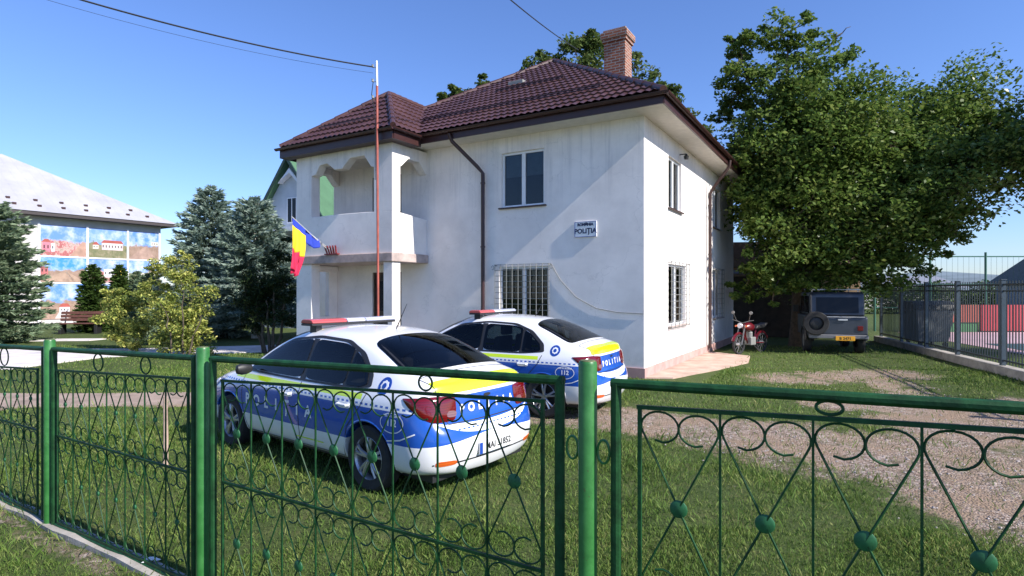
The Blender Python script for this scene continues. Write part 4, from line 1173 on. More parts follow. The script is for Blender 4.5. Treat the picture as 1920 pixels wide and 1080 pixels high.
    st_ = MB(); st_.box(-1.15,-.70,-.62,.62,.50,.62); st_.prism([(-1.16,.58),(-1.02,.58),(-1.16,1.10),(-1.28,1.10)], 'y', -.62, .62)
    so_ = st_.build('rear_seat', M['seatcloth'], root, bev=.04)
    for sy in (-.38, .38): hr_ = MB(); hr_.box(-1.33,-1.24,sy-.12,sy+.12,1.10,1.22); hr_.build('headrest', M['seatcloth'], so_, bev=.03)
    sw_ = MB(); sw_.tube([(.50+.06*math.sin(a*math.pi/10), .36+.18*math.cos(a*math.pi/10), .96+.17*math.sin(a*math.pi/10)) for a in range(20)], .014, 6, True); sw_.build('steering_wheel', M['black'], root, True)
    # number plate
    h = rearc(0, .43)[0]
    pl = empty_child = None
    m_ = MB(); m_.box(h.x-.022, h.x-.008, -.26, .26, .375, .485); pn = m_.build('number_plate', M['plate'], root, bev=.003)
    m_ = MB(); m_.box(h.x-.0245, h.x-.0225, .215, .258, .378, .482); m_.build('plate_blue_strip', M['blue_mark'], pn)
    me_ = text_mesh('MAI 31852', .085, .0008, .002); lo = link_mesh('plate_text', me_, M['black'], pn); lo.location = (h.x-.0235, -.02, .432); lo.rotation_euler = (R(90), 0, R(-90))
    patch('plate_recess', [(.33,.50),(.33,.365),(-.33,.365),(-.33,.50)], rearc, M['white_paint'], .003, 3, 6)
    ribbon('bumper_seam', [(.72,.352),(0,.345),(-.72,.352)], rearc, .014, M['black'], .002)
    ribbon('grille', [(.42,.60),(0,.61),(-.42,.60)], frontc, .13, M['black'], .004)
    # wheels
    for xx in (-1.315, 1.315):
        for s_ in (1, -1):
            w = empty('wheel', (0,0,0)); w.parent = root; w.location = (xx, .755*s_, .315)
            if 'label' in w: del w['label']
            t_ = MB(); t_.lathe([(.20,-.085),(.285,-.095),(.308,-.080),(.315,-.05),(.315,.05),(.308,.080),(.285,.095),(.20,.085)], (0,0,0), 40, 'y', False); t_.build('tyre', M['tyre'], w, True)
            r_ = MB(); fy = .075*s_
            r_.lathe([(.200,-.08*s_),(.196,.0),(.196,.055*s_),(.212,.078*s_),(.203,.088*s_)], (0,0,0), 36, 'y', False)
            r_.lathe([(0,.066*s_),(.042,.064*s_),(.05,.05*s_),(.05,.02*s_)], (0,0,0), 20, 'y')
            for k in range(5):
                a = 2*math.pi*k/5+.3
                for da in (-.17, .17):
                    p = Vector((math.cos(a)*.04, .055*s_, math.sin(a)*.04)); q = Vector((math.cos(a+da)*.198, .062*s_, math.sin(a+da)*.198))
                    r_.tube([p, p.lerp(q, .5)+Vector((0,.012*s_,0)), q], [.022,.017,.017], 6)
            r_.build('rim', M['rim'], w, True)
            d_ = MB(); d_.lathe([(0,.0),(.19,.0)], (0,.01*s_,0), 24, 'y'); d_.build('brake_disc', M['black'], w)
    wl = MB()
    for xx in (-1.315, 1.315):
        wl.box(xx-.34, xx+.34, -.5, .5, .2, .62)
    ub = MB(); ub.box(-2.0, 2.0, -.66, .66, .17, .24); ub.build('underbody', M['black'], root)
    # roof light bar
    z0 = top(.05, 0)[0].z-.02
    lb = MB(); lb.box(-.05, .17, -.60, .60, z0+.03, z0+.055)
    for yy in (-.48, .48): lb.box(.0, .12, yy-.04, yy+.04, z0-.07, z0+.03)
    lbo = lb.build('light_bar', M['black'], root, bev=.006)
    for (a, b_, mt) in ((.14,.60,'red'), (-.13,.13,'clear'), (-.60,-.14,'blue')):
        l_ = MB(); P = []
        l_.add([], [])
        prof = [(-.05,.056),(-.06,.072),(-.03,.098),(.01,.104),(.11,.104),(.15,.098),(.18,.072),(.17,.056)]
        l_.prism([(p[0], p[1]+z0) for p in prof], 'y', a, b_)
        l_.build('lens', {'red': M['pinkred'], 'clear': M['lensclear'], 'blue': M['bluewhite']}[mt], lbo, bev=.008)
    an = MB(); an.tube([(-.75,0,top(-.75,0)[0].z-.01),(-.93,0,top(-.75,0)[0].z+.28)], [.008,.003], 6); an.build('aerial', M['black'], root)
    return root
M['pinkred'] = lens('pale_red_lens', (.62,.10,.10), .2)  # paler, pinkish red for the light bar
M['bluewhite'] = lens('pale_blue_lens', (.50,.52,.66), .15)
car1 = build_car()
car1.location = (-1.893, 6.909, 0); car1.rotation_euler = (0,0,2.485)
tag(car1, 'white, blue and yellow police saloon nearest the fence, seen from its rear left', 'police car', 'police cars parked on the grass')
car2 = copy_tree(car1); car2.location = (-.268, 9.972, 0); car2.rotation_euler = (0,0,2.629)
tag(car2, 'white, blue and yellow police saloon parked farther back, against the house wall', 'police car', 'police cars parked on the grass')
# ================================================================== MURAL BUILDING (left)
LE = Vector((-23.3, 38.2, 0)); LA = math.atan2(-.54, .842)      # same heading as the house: local x towards the right, y away
def lloc(x, y, z=0):
    c, s = math.cos(LA), math.sin(LA); return Vector((LE.x+c*x-s*y, LE.y+s*x+c*y, z))
lb_ = empty('community_building', LE, LA, 'large building with white metal roof and photo murals along its wall', 'building')
LL, LW = 13.2, 11.5       # wall runs y from -LL to 0 at x=0; body to x=-LW
WZ = 6.15
m = MB(); m.box(-LW, 0, -LL, 0, -.1, WZ); m.build('wall', simple('grey_cream_render', (.55,.52,.50), .9, var=.12, nscale=1.5, bump=.2), lb_)
m = MB(); m.box(-LW-.7, .7, -LL-.7, .7, WZ-.02, WZ+.16); m.build('eave', simple('dark_eave_boards', (.055,.045,.045), .7), lb_)
a = [(-LW-.75,-LL-.75,WZ+.17),(.75,-LL-.75,WZ+.17),(.75,.75,WZ+.17),(-LW-.75,.75,WZ+.17)]
rp = (-LW/2, -LL/2, 10.4)
def metalroof():
    t = NT('pale_sheet_metal'); co = t.coord(); sp = t.n('ShaderNodeSeparateXYZ'); t.l(co, sp.inputs[0])
    c = t.ramp(t.noise(.6, 5, .6, co), [(.3, (.40,.39,.41)), (.7, (.52,.51,.53))]); t.col(c); t.rough(.5); t.b.inputs['Metallic'].default_value = .15
    f = t.math('FRACT', t.math('MULTIPLY', sp.outputs[1], 1.9)); rib = t.math('LESS_THAN', f, .09)
    t.bump(rib, .6, .03)
    return t.m
m = MB(); m.add(a+[rp], [(0,1,4),(1,2,4),(2,3,4),(3,0,4),(3,2,1,0)]); rfo = m.build('roof', metalroof(), lb_)
sg = MB(); rng = random.Random(3)
for row, (t_, k) in enumerate(((.08, 12), (.17, 11))):
    for i in range(k):
        y = -LL-.2+(LL+.4)*(i+.5*(row))/k; f_ = 1-abs(y+LL/2)/(LL/2+.75)
        if t_ > f_: continue
        x = .75+(rp[0]-.75)*t_; z = WZ+.18+(rp[2]-WZ-.17)*t_; sg = MB(); sg.box(x-.10, x+.04, y-.09, y+.09, z-.02, z+.10); sg.build('snow_guard', M['trim'], rfo)
def mural_mat(name, sky, land, seed):
    t = NT(name); sp = t.n('ShaderNodeSeparateXYZ'); t.l(t.coord('Generated'), sp.inputs[0])
    co = t.coord('Generated'); mp = t.n('ShaderNodeMapping'); mp.inputs['Location'].default_value = (seed*3.1, seed, 0); mp.inputs['Scale'].default_value = (1,1.6,1.2); t.l(co, mp.inputs[0])
    nz = t.noise(2.2, 5, .65, mp.outputs[0])
    skyc = t.mix(t.ramp(nz, [(.42, (0,0,0)), (.75, (1,1,1))]), sky, (.62,.66,.72))
    nl = t.noise(5, 5, .7, mp.outputs[0]); landc = t.ramp(nl, land)
    hgt = t.math('ADD', sp.outputs[2], t.math('MULTIPLY', t.math('SUBTRACT', t.noise(3.0, 3, .6, mp.outputs[0]), .5), .45))
    c = t.mix(t.ramp(hgt, [(.47, (1,1,1)), (.53, (0,0,0))]), skyc, landc)
    t.col(c); t.rough(.4); return t.m
brownl = [(.3, (.20,.15,.10)), (.5, (.30,.20,.15)), (.7, (.38,.27,.21))]
greenl = [(.3, (.10,.13,.06)), (.5, (.20,.19,.10)), (.7, (.34,.28,.20))]
redl = [(.3, (.22,.16,.11)), (.45, (.42,.10,.11)), (.52, (.50,.38,.34)), (.7, (.26,.17,.12))]
def rowy(px):   # wall coordinate of a photo column (x=0 face)
    c, s = math.cos(LA), math.sin(LA)   # point = LE + (-s*y, c*y)
    k = (px-960)/FPX
    return (k*LE.y-LE.x)/(-s-k*c)
def wz(px, y):
    yy = rowy(px); d = LE.y+math.cos(LA)*yy; return CAMZ+(HOR-y)/FPX*d
cols = [(75,162),(164,238),(239,297)]
Zr = [(3.91, 5.68), (2.40, 3.83), (-.0, 2.30)]
specs = {(0,0): redl, (0,1): greenl, (0,2): brownl, (1,0): brownl, (1,1): redl, (1,2): greenl, (2,0): brownl, (2,1): greenl, (2,2): greenl}
skies = [(.12,.25,.60), (.16,.30,.66), (.10,.24,.62), (.05,.25,.62)]
cream, pnk, yel_, rr_, wht = (.62,.58,.50), (.62,.20,.26), (.72,.50,.05), (.35,.08,.06), (.66,.64,.66)
PICS = {(0,0): [(.04,.20,.12,.44,pnk,rr_), (.22,.30,.14,.40,wht,None)], (0,1): [(.34,.88,.28,.52,(.62,.50,.50),rr_), (.12,.26,.30,.44,cream,rr_)], (0,2): [(.74,.98,.52,.66,cream,None)],
        (1,0): [(.0,.16,.30,.62,(.40,.12,.12),None)], (1,1): [(.40,.66,.22,.58,wht,None), (.70,.86,.20,.56,yel_,None), (.87,.98,.22,.44,wht,None)], (1,2): [(.34,.62,.26,.46,cream,None), (.64,.96,.30,.48,cream,(.3,.2,.15))],
        (2,0): [(.40,.62,.18,.34,wht,rr_)], (2,1): [(.2,.5,.30,.44,cream,rr_)], (2,2): [(.5,.8,.28,.42,cream,rr_)]}
ROADS = {(0,0): [([(.62,.02),(.98,.02),(.96,.50),(.90,.50)], (.40,.24,.18))], (0,2): [([(.02,.02),(.9,.02),(.62,.46),(.52,.46)], (.36,.24,.19))],
         (1,0): [([(.02,.02),(.96,.02),(.58,.42),(.46,.42)], (.38,.26,.19)), ([(.70,.02),(.76,.02),(.55,.42),(.53,.42)], (.62,.56,.52))], (2,0): [([(.3,.02),(.6,.02),(.5,.3),(.44,.3)], (.45,.42,.40))]}
for (r_, c_), land in specs.items():
    y0_, y1_ = rowy(cols[c_][0]), rowy(cols[c_][1]); z0_, z1_ = Zr[r_]
    if r_ == 2: z0_ = .25
    mm = MB(); mm.box(.02, .05, y0_, y1_, z0_, z1_)
    mo = mm.build('mural', mural_mat('mural_print', skies[(r_*3+c_) % 4], land, r_*3+c_), lb_)
    L_ = y1_-y0_; h_ = z1_-z0_
    for (u0, u1, v0, v1, wc_, rc_) in PICS[(r_, c_)]:
        b = MB(); Y = lambda u: y0_+L_*u; Z = lambda v: z0_+h_*v
        b.box(.051, .055, Y(u0), Y(u1), Z(v0), Z(v1)); b.build('pictured_house', simple('printed_wall', wc_, .5, var=.2, nscale=2), mo)
        if rc_:
            b = MB(); b.prism([(Y(u0-.02), Z(v1)), (Y(u1+.02), Z(v1)), (Y(u1-.04), Z(v1+.10)), (Y(u0+.05), Z(v1+.10))], 'x', .051, .056); b.build('pictured_roof', simple('printed_roof', rc_, .5), mo)
        n_ = int((u1-u0)/.07)
        for k in range(n_):
            b = MB(); b.box(.0552, .0575, Y(u0+(u1-u0)*(k+.3)/n_), Y(u0+(u1-u0)*(k+.62)/n_), Z(v0+(v1-v0)*.35), Z(v0+(v1-v0)*.7)); b.build('pictured_window', M['interior'], mo)
    for (pu, wcol) in ROADS.get((r_, c_), []):
        b = MB(); b.add([(.0512,y0_+L_*p_[0],z0_+h_*p_[1]) for p_ in pu], [tuple(range(len(pu)))]); b.build('pictured_road', simple('printed_road', wcol, .5, var=.25, nscale=3), mo)
for px in (72, 163, 238.5, 298): fr = MB(); y_ = rowy(px); fr.box(.0, .10, y_-.055, y_+.055, 0, 5.75); fr.build('post', M['pvc'], lb_)
for z_ in (3.87, 2.35): fr = MB(); fr.box(.0, .08, rowy(72)+.056, rowy(298)-.056, z_-.04, z_+.04); fr.build('rail', M['pvc'], lb_)
m = MB(); m.box(.12, 1.4, -LL, .3, -.05, .12); m.build('step', M['concrete'], lb_)

# ================================================================== PLANTS
def rand_dirs(rng, n):
    v = rng.normal(size=(n, 3)); return v/np.linalg.norm(v, axis=1, keepdims=True)
def leaves_np(C, size, rng, aspect=.6, updown=.35):
    "one folded lozenge leaf per centre"
    n = len(C)
    nrm = rand_dirs(rng, n); nrm[:,2] = np.abs(nrm[:,2])+updown; nrm /= np.linalg.norm(nrm, axis=1, keepdims=True)
    t = rand_dirs(rng, n); t -= nrm*(t*nrm).sum(1, keepdims=True); t /= np.linalg.norm(t, axis=1, keepdims=True)
    b = np.cross(nrm, t); s = (size*rng.uniform(.6, 1.25, n))[:,None]
    P = np.stack([C-t*s*.5, C+b*s*aspect*.5+nrm*s*.08, C+t*s*.5-nrm*s*.05, C-b*s*aspect*.5+nrm*s*.08], 1)
    return P
def crown_points(blobs, rng, n, sub=.16, shell=.55, per=90):
    "twig clusters spread through the blobs; leaves gathered round the clusters"
    B = np.array([b[:6] for b in blobs], float); vol = B[:,3]*B[:,4]*B[:,5]; vol = vol**.75; p = vol/vol.sum()
    nc = max(8, n//per); k = rng.choice(len(B), nc, p=p)
    d = rand_dirs(rng, nc); r = rng.uniform(shell**2, 1, nc)**.5
    cc = B[k,:3]+d*B[k,3:6]*r[:,None]
    cr = sub*rng.uniform(.7, 1.5, nc)*(B[k,3:6].mean(1))
    j = rng.integers(0, nc, n)
    off = rng.normal(size=(n, 3))*.6; nr = np.linalg.norm(off, axis=1, keepdims=True); off *= np.minimum(1, 1.15/nr); off[:,2] *= .62
    return cc[j]+off*cr[j][:,None], cc
def limb(m, a, b, r0, r1, rng, n=6, wob=.08, seg=7):
    a, b = Vector(a), Vector(b); L = (b-a).length; pts = []
    for i in range(n+1):
        t = i/n; p = a.lerp(b, t)
        if 0 < i < n: p = p+Vector((rng.normal()*wob*L*.3, rng.normal()*wob*L*.3, rng.normal()*wob*L*.2))
        p.z += .12*L*math.sin(math.pi*t)*.5
        pts.append(p)
    m.tube(pts, [r0+(r1-r0)*i/n for i in range(n+1)], seg); return pts
def broadleaf(name, base, blobs, n, lsize, mat, label, cat, trunk=(.3, 2.2), seed=1, group=None, sub=.2, aspect=.6, trunkmat=None, stems=None, shell=.5, per=90, twigs=90):
    base = Vector(base); rng = np.random.default_rng(seed)
    root = empty(name, base, 0, label, cat, group)
    bl = [(b[0]-base.x, b[1]-base.y, b[2]-base.z, b[3], b[4], b[5]) for b in blobs]
    C, cc = crown_points(bl, rng, n, sub, shell, per)
    np_mesh('crown', leaves_np(C, lsize, rng, aspect), 4, mat, root)
    m = MB(); r0, h = trunk
    if stems:
        for s_ in stems:
            limb(m, (s_[0],s_[1],-.1), (s_[2],s_[3],s_[4]), r0, r0*.4, rng, 6, .06)
        tops = [Vector((s_[2],s_[3],s_[4])) for s_ in stems]
    else:
        top = Vector((rng.normal()*.1*h, 0, h))
        m.tube([(0,0,-.2),(0,0,.05),(rng.normal()*.04,0,h*.35),(rng.normal()*.05,rng.normal()*.05,h*.7),tuple(top)], [r0*1.35,r0*1.1,r0*.95,r0*.88,r0*.85], 12)
        tops = [top]
    order = sorted(range(len(bl)), key=lambda i: -bl[i][3])
    mids = []
    for i in order:
        b = Vector(bl[i][:3]); t_ = min(tops, key=lambda q: (q-b).length)
        if mids:
            near = min(mids, key=lambda q: (q-b).length)
            if (near-b).length < (t_-b).length*.7: t_ = near
        rr = r0*.30*min(1, bl[i][3]/max(x[3] for x in bl)+.2)
        pts = limb(m, t_, b, rr, rr*.25, rng, 6, .12, 6); mids.append(pts[3]); mids.append(pts[-1])
    for q in cc[:twigs]:
        q = Vector(q); s_ = min(mids, key=lambda v: (v-q).length)
        limb(m, s_, q, r0*.09, r0*.025, rng, 4, .15, 4)
    m.build('trunk', trunkmat or M['bark'], root, True)
    return root
def B(px, y, rp, d, dd=1.0, sz=1.0):
    p = wp(px, y, d); r = rp/FPX*d; return (p.x, p.y, p.z, r, r*dd, r*sz)
wb = [B(1400,150,50,19.5), B(1385,85,34,19.5), B(1365,210,34,20), B(1470,70,52,19.5), B(1545,95,50,19), B(1595,50,18,19), B(1480,190,85,19,1.2), B(1590,235,95,18.5,1.2),
      B(1405,290,75,19,1.1), B(1520,320,120,18.5,1.2), B(1690,270,58,18), B(1735,345,105,17.5,1.2), B(1855,235,46,17.5), B(1945,270,62,17.2), B(1640,420,105,17.5,1.2),
      B(1490,430,100,18,1.1), B(1420,400,62,18.5), B(1770,430,55,17.2), B(1800,310,46,17.4), B(1570,505,50,17.8), B(1640,505,62,17.4), B(1720,470,50,17.3), B(1430,505,50,18.2), B(1500,540,38,17.8), B(1400,535,34,18.4), B(1450,545,30,18), B(1880,350,26,17.2), B(1835,400,22,17.2),
      B(1610,330,120,20.5,1.3), B(1450,330,90,21.5,1.3), B(1520,480,80,20.5,1.2), B(1730,300,100,19.6,1.2)]
# the crown runs on beyond the right edge of the view
wb += [(15.5,16.0,6.0,2.2,2.0,1.7), (17.6,15.0,6.4,2.3,2.0,1.9), (16.6,13.8,8.4,2.0,1.8,1.5), (14.8,19.5,7.5,2.2,2,2), (18.6,16.8,8.0,2.2,2,1.9), (14.0,21.5,5.5,2.2,2,2), (19.5,14.0,5.2,1.8,1.8,1.4)]
broadleaf('walnut_tree', (9.9, 19.8, 0), wb, 200000, .155, M['walnut'], 'huge spreading walnut tree with dense green crown right of the house', 'tree', (.34, 2.7), 5, sub=.25, shell=.25, per=75, twigs=520)
# trees behind the roof
bb = [B(1020,120,40,30), B(1105,105,48,30), B(1190,125,42,30), B(1110,82,22,30), B(1075,150,70,30), B(1190,200,60,30), B(1250,190,36,30), B(1300,240,40,30)]
broadleaf('broadleaf_tree', (4.6, 31, 0), bb, 9000, .26, M['fartree'], 'leafy tree top showing above the roof ridge behind the chimney', 'tree', (.25, 4), 6, sub=.3, shell=.2)
bb = [B(865,165,22,31), B(915,155,18,31), B(840,185,22,31), B(900,190,40,31)]
broadleaf('broadleaf_tree', (-2.4, 31.5, 0), bb, 4000, .24, M['fartree'], 'small leafy tree top showing over the left slope of the main roof', 'tree', (.2, 4), 7, sub=.3, shell=.2)

def conifer(name, base, h, rad, n_whorl, label, mat, seed, zlow=.3, group=None, needle=.16, dens=26, trunkmat=None, tip=.45, droop=.25, prof=.75):
    rng = np.random.default_rng(seed); root = empty(name, base, 0, label, 'tree', group)
    m = MB(); m.tube([(0,0,-.2),(0,0,h*.5),(0,0,h)], [.16,.10,.012], 9)
    pts = []
    dirs = []
    for i in range(n_whorl):
        t = i/(n_whorl-1); z = zlow+(h*.97-zlow)*t**.92
        L = rad*((1-t)**prof)*(1 if t > .12 else .75+.25*t/.12)+.10
        nb = int(7+5*(1-t))
        for k in range(nb):
            a = 2*math.pi*(k+rng.uniform(-.3, .3))/nb+i*1.3; Lb = L*rng.uniform(.72, 1.12)
            d = np.array([math.cos(a), math.sin(a), 0]); up = tip*(t-.35)
            p0 = np.array([0, 0, z]); ns = max(4, int(Lb*dens*.5))
            end = p0+d*Lb+np.array([0,0,-droop*Lb*(1-t)+up*Lb*.5+.12*Lb])
            m.tube([tuple(p0), tuple((p0+end)/2+np.array([0,0,-.04*Lb])), tuple(end)], [.018,.012,.005], 3, cap=False)
            for s_ in range(ns):
                u = (s_+.7)/ns
                if u < .22: continue
                c = p0+(end-p0)*u+np.array([0,0,-.04*Lb*4*u*(1-u)])
                side = np.array([-d[1], d[0], 0]); wdt = Lb*.26*(1-u*.75)+.05
                for q in range(5):
                    w = rng.uniform(-1, 1)*wdt
                    pts.append(c+side*w+d*(-abs(w)*.3)+np.array([0,0,rng.normal()*.04-abs(w)*.12])); dd = d+side*np.sign(w)*.8*rng.uniform(.3,1)+np.array([0,0,rng.uniform(-.15,.55)]); dirs.append(dd)
    C = np.array(pts); Dd = np.array(dirs); Dd /= np.linalg.norm(Dd, axis=1, keepdims=True)
    C = np.repeat(C, 2, 0); Dd = np.repeat(Dd, 2, 0)+rng.normal(size=(len(Dd)*2, 3))*.28; Dd /= np.linalg.norm(Dd, axis=1, keepdims=True)
    n = len(C); nn = rand_dirs(rng, n); b = np.cross(Dd, nn); b /= np.linalg.norm(b, axis=1, keepdims=True)
    s = (needle*rng.uniform(.7, 1.3, n))[:,None]
    P = np.stack([C-Dd*s*.3, C+b*s*.20, C+Dd*s*.9, C-b*s*.20], 1)
    np_mesh('crown', P, 4, mat, root); m.build('trunk', trunkmat or M['bark'], root, True)
    return root
def base_at(px, y): p = gp(px, y); return (p.x, p.y, 0)
conifer('spruce_tree', base_at(395, 631), 6.3, 2.1, 26, 'tall blue spruce with a pointed top left of the house', M['spruce'], 11, zlow=.4, prof=.55, needle=.19, dens=30)
b2 = conifer('spruce_tree', base_at(478, 634), 5.7, 2.1, 24, 'broad blue spruce with limewashed trunk close to the left side of the house', M['spruce'], 12, zlow=.9, trunkmat=M['limed'], prof=.5, needle=.19, dens=30)
conifer('pine_tree', (-19.4, 21.0, 0), 5.3, 2.35, 24, 'grey-green spruce cut by the left edge of the photo', M['pine'], 13, zlow=.1, prof=.42, needle=.2, dens=32)
conifer('spruce_tree', (-19.3, 26.5, 0), 3.1, .7, 18, 'slim dark green conifer in front of the mural wall, left one of the pair', M['thujalight'], 14, zlow=.1, needle=.15, prof=.45, dens=40)
conifer('spruce_tree', (-18.4, 27.0, 0), 3.1, .5, 18, 'slim dark green conifer in front of the mural wall, touching its left neighbour', M['thujalight'], 15, zlow=.1, needle=.15, prof=.45, dens=40)
conifer('spruce_tree', (-17.9, 27.5, 0), 2.8, .6, 14, 'small conifer standing before the mural wall behind the yellow shrub', M['pine'], 16, zlow=.1, needle=.15, prof=.45, dens=40)
conifer('spruce_tree', (-16.7, 26.5, 0), 2.7, .9, 14, 'small bushy conifer behind the two yellow-green shrubs', M['pine'], 17, zlow=.1, needle=.15, prof=.45, dens=40)
# dark multi-stem thuja by the balcony
bb = [B(470,560,34,17.8), B(500,520,38,17.6), B(525,480,26,17.6), B(535,540,30,17.5), B(515,590,34,17.5), B(480,600,26,17.6), B(545,600,18,17.5), B(455,520,22,17.8), B(540,450,16,17.6), B(500,560,44,18.2)]
p = gp(505, 662)
broadleaf('thuja_shrub', (p.x,p.y,0), bb, 15000, .10, M['thuja'], 'dark multi-stemmed thuja shrub just left of the balcony', 'shrub', (.055, 1), 21, sub=.3, stems=[(-.1,0,-.45,.1,1.5),(0,.05,-.1,.0,1.6),(.12,0,.1,.1,1.9),(.2,.05,.45,0,1.5),(-.2,.1,-.75,.2,1.4)], aspect=.35, shell=.15, twigs=60)
bb = [B(340,520,36,17.2), B(370,570,40,17), B(330,600,44,17), B(295,560,34,17.3), B(355,640,40,16.6), B(310,650,30,16.8), B(345,480,24,17.4), B(385,620,24,17), B(300,500,24,17.6)]
p = gp(340, 672)
broadleaf('yellow_shrub', (p.x,p.y,0), bb, 12500, .105, M['yellowleaf'], 'large speckled yellow-green shrub left of the blue spruces', 'shrub', (.03, 1), 22, sub=.3, stems=[(-.2,0,-.5,.1,1.3),(0,.1,0,.1,1.7),(.2,0,.5,.1,1.2)], aspect=.45, shell=.1, group='yellow-green shrubs on the lawn', twigs=120)
bb = [B(225,590,40,18.2), B(205,560,24,18.6), B(245,615,32,18), B(235,560,24,18.4), B(265,600,22,17.8), B(250,640,22,17.6), B(215,620,26,18.2)]
p = gp(245, 655)
broadleaf('yellow_shrub', (p.x,p.y,0), bb, 6500, .115, M['yellowleaf'], 'smaller bright yellow-green shrub in front of the mural wall', 'shrub', (.025, 1), 23, sub=.3, stems=[(-.1,0,-.4,.1,.9),(.1,0,.2,.1,1.0)], aspect=.45, shell=.1, group='yellow-green shrubs on the lawn', twigs=60)
p = gp(280, 640); bb = [B(285,600,32,20.5), B(300,620,24,20), B(270,630,18,20), B(310,560,24,20.5)]
broadleaf('thuja_shrub', (p.x,p.y,0), bb, 3500, .10, M['pine'], 'low dark green bush between the two yellow-green shrubs', 'shrub', (.03, .6), 24, sub=.3, aspect=.4, shell=.1, twigs=30)
# far hedge and trees closing the view to the left and behind
def hedge(name, x0, y0, x1, y1, h, wd, n, mat, label, seed):
    rng = np.random.default_rng(seed); u = rng.uniform(0, 1, n); L = math.hypot(x1-x0, y1-y0)
    hh = h*(.82+.18*np.sin(u*L*1.1)+.1*np.sin(u*L*2.7))
    z = hh*rng.uniform(0, 1, n)**.7; w = rng.normal(size=n)*wd*.4
    dx, dy = (x1-x0)/L, (y1-y0)/L
    C = np.stack([x0+(x1-x0)*u-dy*w, y0+(y1-y0)*u+dx*w, z], 1); C[:,0] -= x0; C[:,1] -= y0
    root = empty(name, (x0, y0, 0), 0, label, 'hedge')
    np_mesh('foliage', leaves_np(C, .22, rng, .6), 4, mat, root)
    m = MB(); k = int(L/1.2)
    for i in range(k): m.tube([((x1-x0)*i/k, (y1-y0)*i/k, 0), ((x1-x0)*i/k+.1, (y1-y0)*i/k, h*.7)], [.05,.02], 5)
    m.build('stem', M['bark'], root)
hedge('hedge', -22.5, 45, -8, 42, 2.6, 1.4, 16000, M['fartree'], 'long green hedge far behind the spruces', 31)
hedge('hedge', 16.5, 45, 60, 52, 2.6, 1.6, 26000, M['thujalight'], 'distant green hedge beyond the sports court', 32)

# ================================================================== NEIGHBOUR HOUSE with green roof
NH = wp(548, 545, 29.0); NA = HA+R(4)
nh = empty('neighbour_house', (NH.x, NH.y, 0), NA, 'pale gabled house with dark green roof seen behind the balcony', 'house')
nw = simple('cool_white_render', (.52,.56,.60), .85, var=.08, nscale=2)
hw2, ez, rz = 2.45, 5.35, 8.55
m = MB(); m.prism([(-hw2,0),(hw2,0),(hw2,ez),(0,rz-.1),(-hw2,ez)], 'y', 0, 8); m.build('wall', nw, nh)
gmat = simple('green_sheet_roof', (.08,.17,.085), .5, var=.12, nscale=2); dgreen = simple('dark_green_trim', (.018,.045,.032), .5)
sl_ = (rz-ez)/hw2
m = MB()
for s_ in (-1, 1):
    m.prism([(0,rz),(s_*(hw2+.45),ez-sl_*.45),(s_*(hw2+.45),ez-sl_*.45+.07),(0,rz+.07)], 'y', -.35, 8.3)
m.build('roof', gmat, nh)
m = MB()
for s_ in (-1, 1):
    m.prism([(0,rz-.12),(s_*(hw2+.48),ez-sl_*.48-.14),(s_*(hw2+.48),ez-sl_*.48+.10),(0,rz+.11)], 'y', -.42, -.352)
m.box(hw2+.40, hw2+.56, -.4, 8.3, ez-sl_*.48-.16, ez-sl_*.48+.0)
m.build('bargeboard', dgreen, nh)
m = MB(); m.prism([(-.55,rz-1.15),(-.65,rz-1.25),(.15,rz-.55),(.95,rz-1.35),(.85,rz-1.45),(.15,rz-.78)], 'y', -.34, -.02); m.build('porch_hood', M['pvc'], nh)
m = MB(); m.box(-.35,.35,-.03,.0,5.3,6.6); wfr = m.build('window', M['pvc'], nh)
m = MB(); m.box(-.28,-.03,-.036,-.031,5.36,6.54); m.box(.03,.28,-.036,-.031,5.36,6.54); m.build('pane', M['glass'], wfr)
m = MB(); m.box(-1.6,1.6,-1.2,-.001,4.75,4.95); m.build('balcony', M['pvc'], nh)
m = MB(); m.box(-1.3,-.2,-.03,0,.1,2.2); m.box(.3,1.4,-.03,0,.9,2.3); m.build('door', M['interior'], nh)

# ================================================================== BENCH
def bench(loc, rz, label):
    root = empty('park_bench', loc, rz, label, 'bench')
    wd = simple('red_brown_bench_wood', (.12,.05,.04), .6, var=.3, nscale=8)
    m = MB()
    for i in range(3): m.box(-.9,.9,-.22+i*.15,-.10+i*.15,.44,.48)
    m.build('seat', wd, root, bev=.004)
    m = MB()
    for i in range(3): m.box(-.9,.9,.24+i*.03,.27+i*.03,.56+i*.15,.68+i*.15)
    m.build('backrest', wd, root, bev=.004)
    for x in (-.7, .7):
        m = MB(); m.box(x-.06,x+.06,-.2,.22,0,.43); m.tube([(x,.18,.3),(x,.36,1.02)], .03, 6); m.build('leg', M['black'], root, bev=.01)
p = gp(150, 626); bench((p.x,p.y,0), R(10), 'red-brown slatted park bench on the lawn before the mural wall')

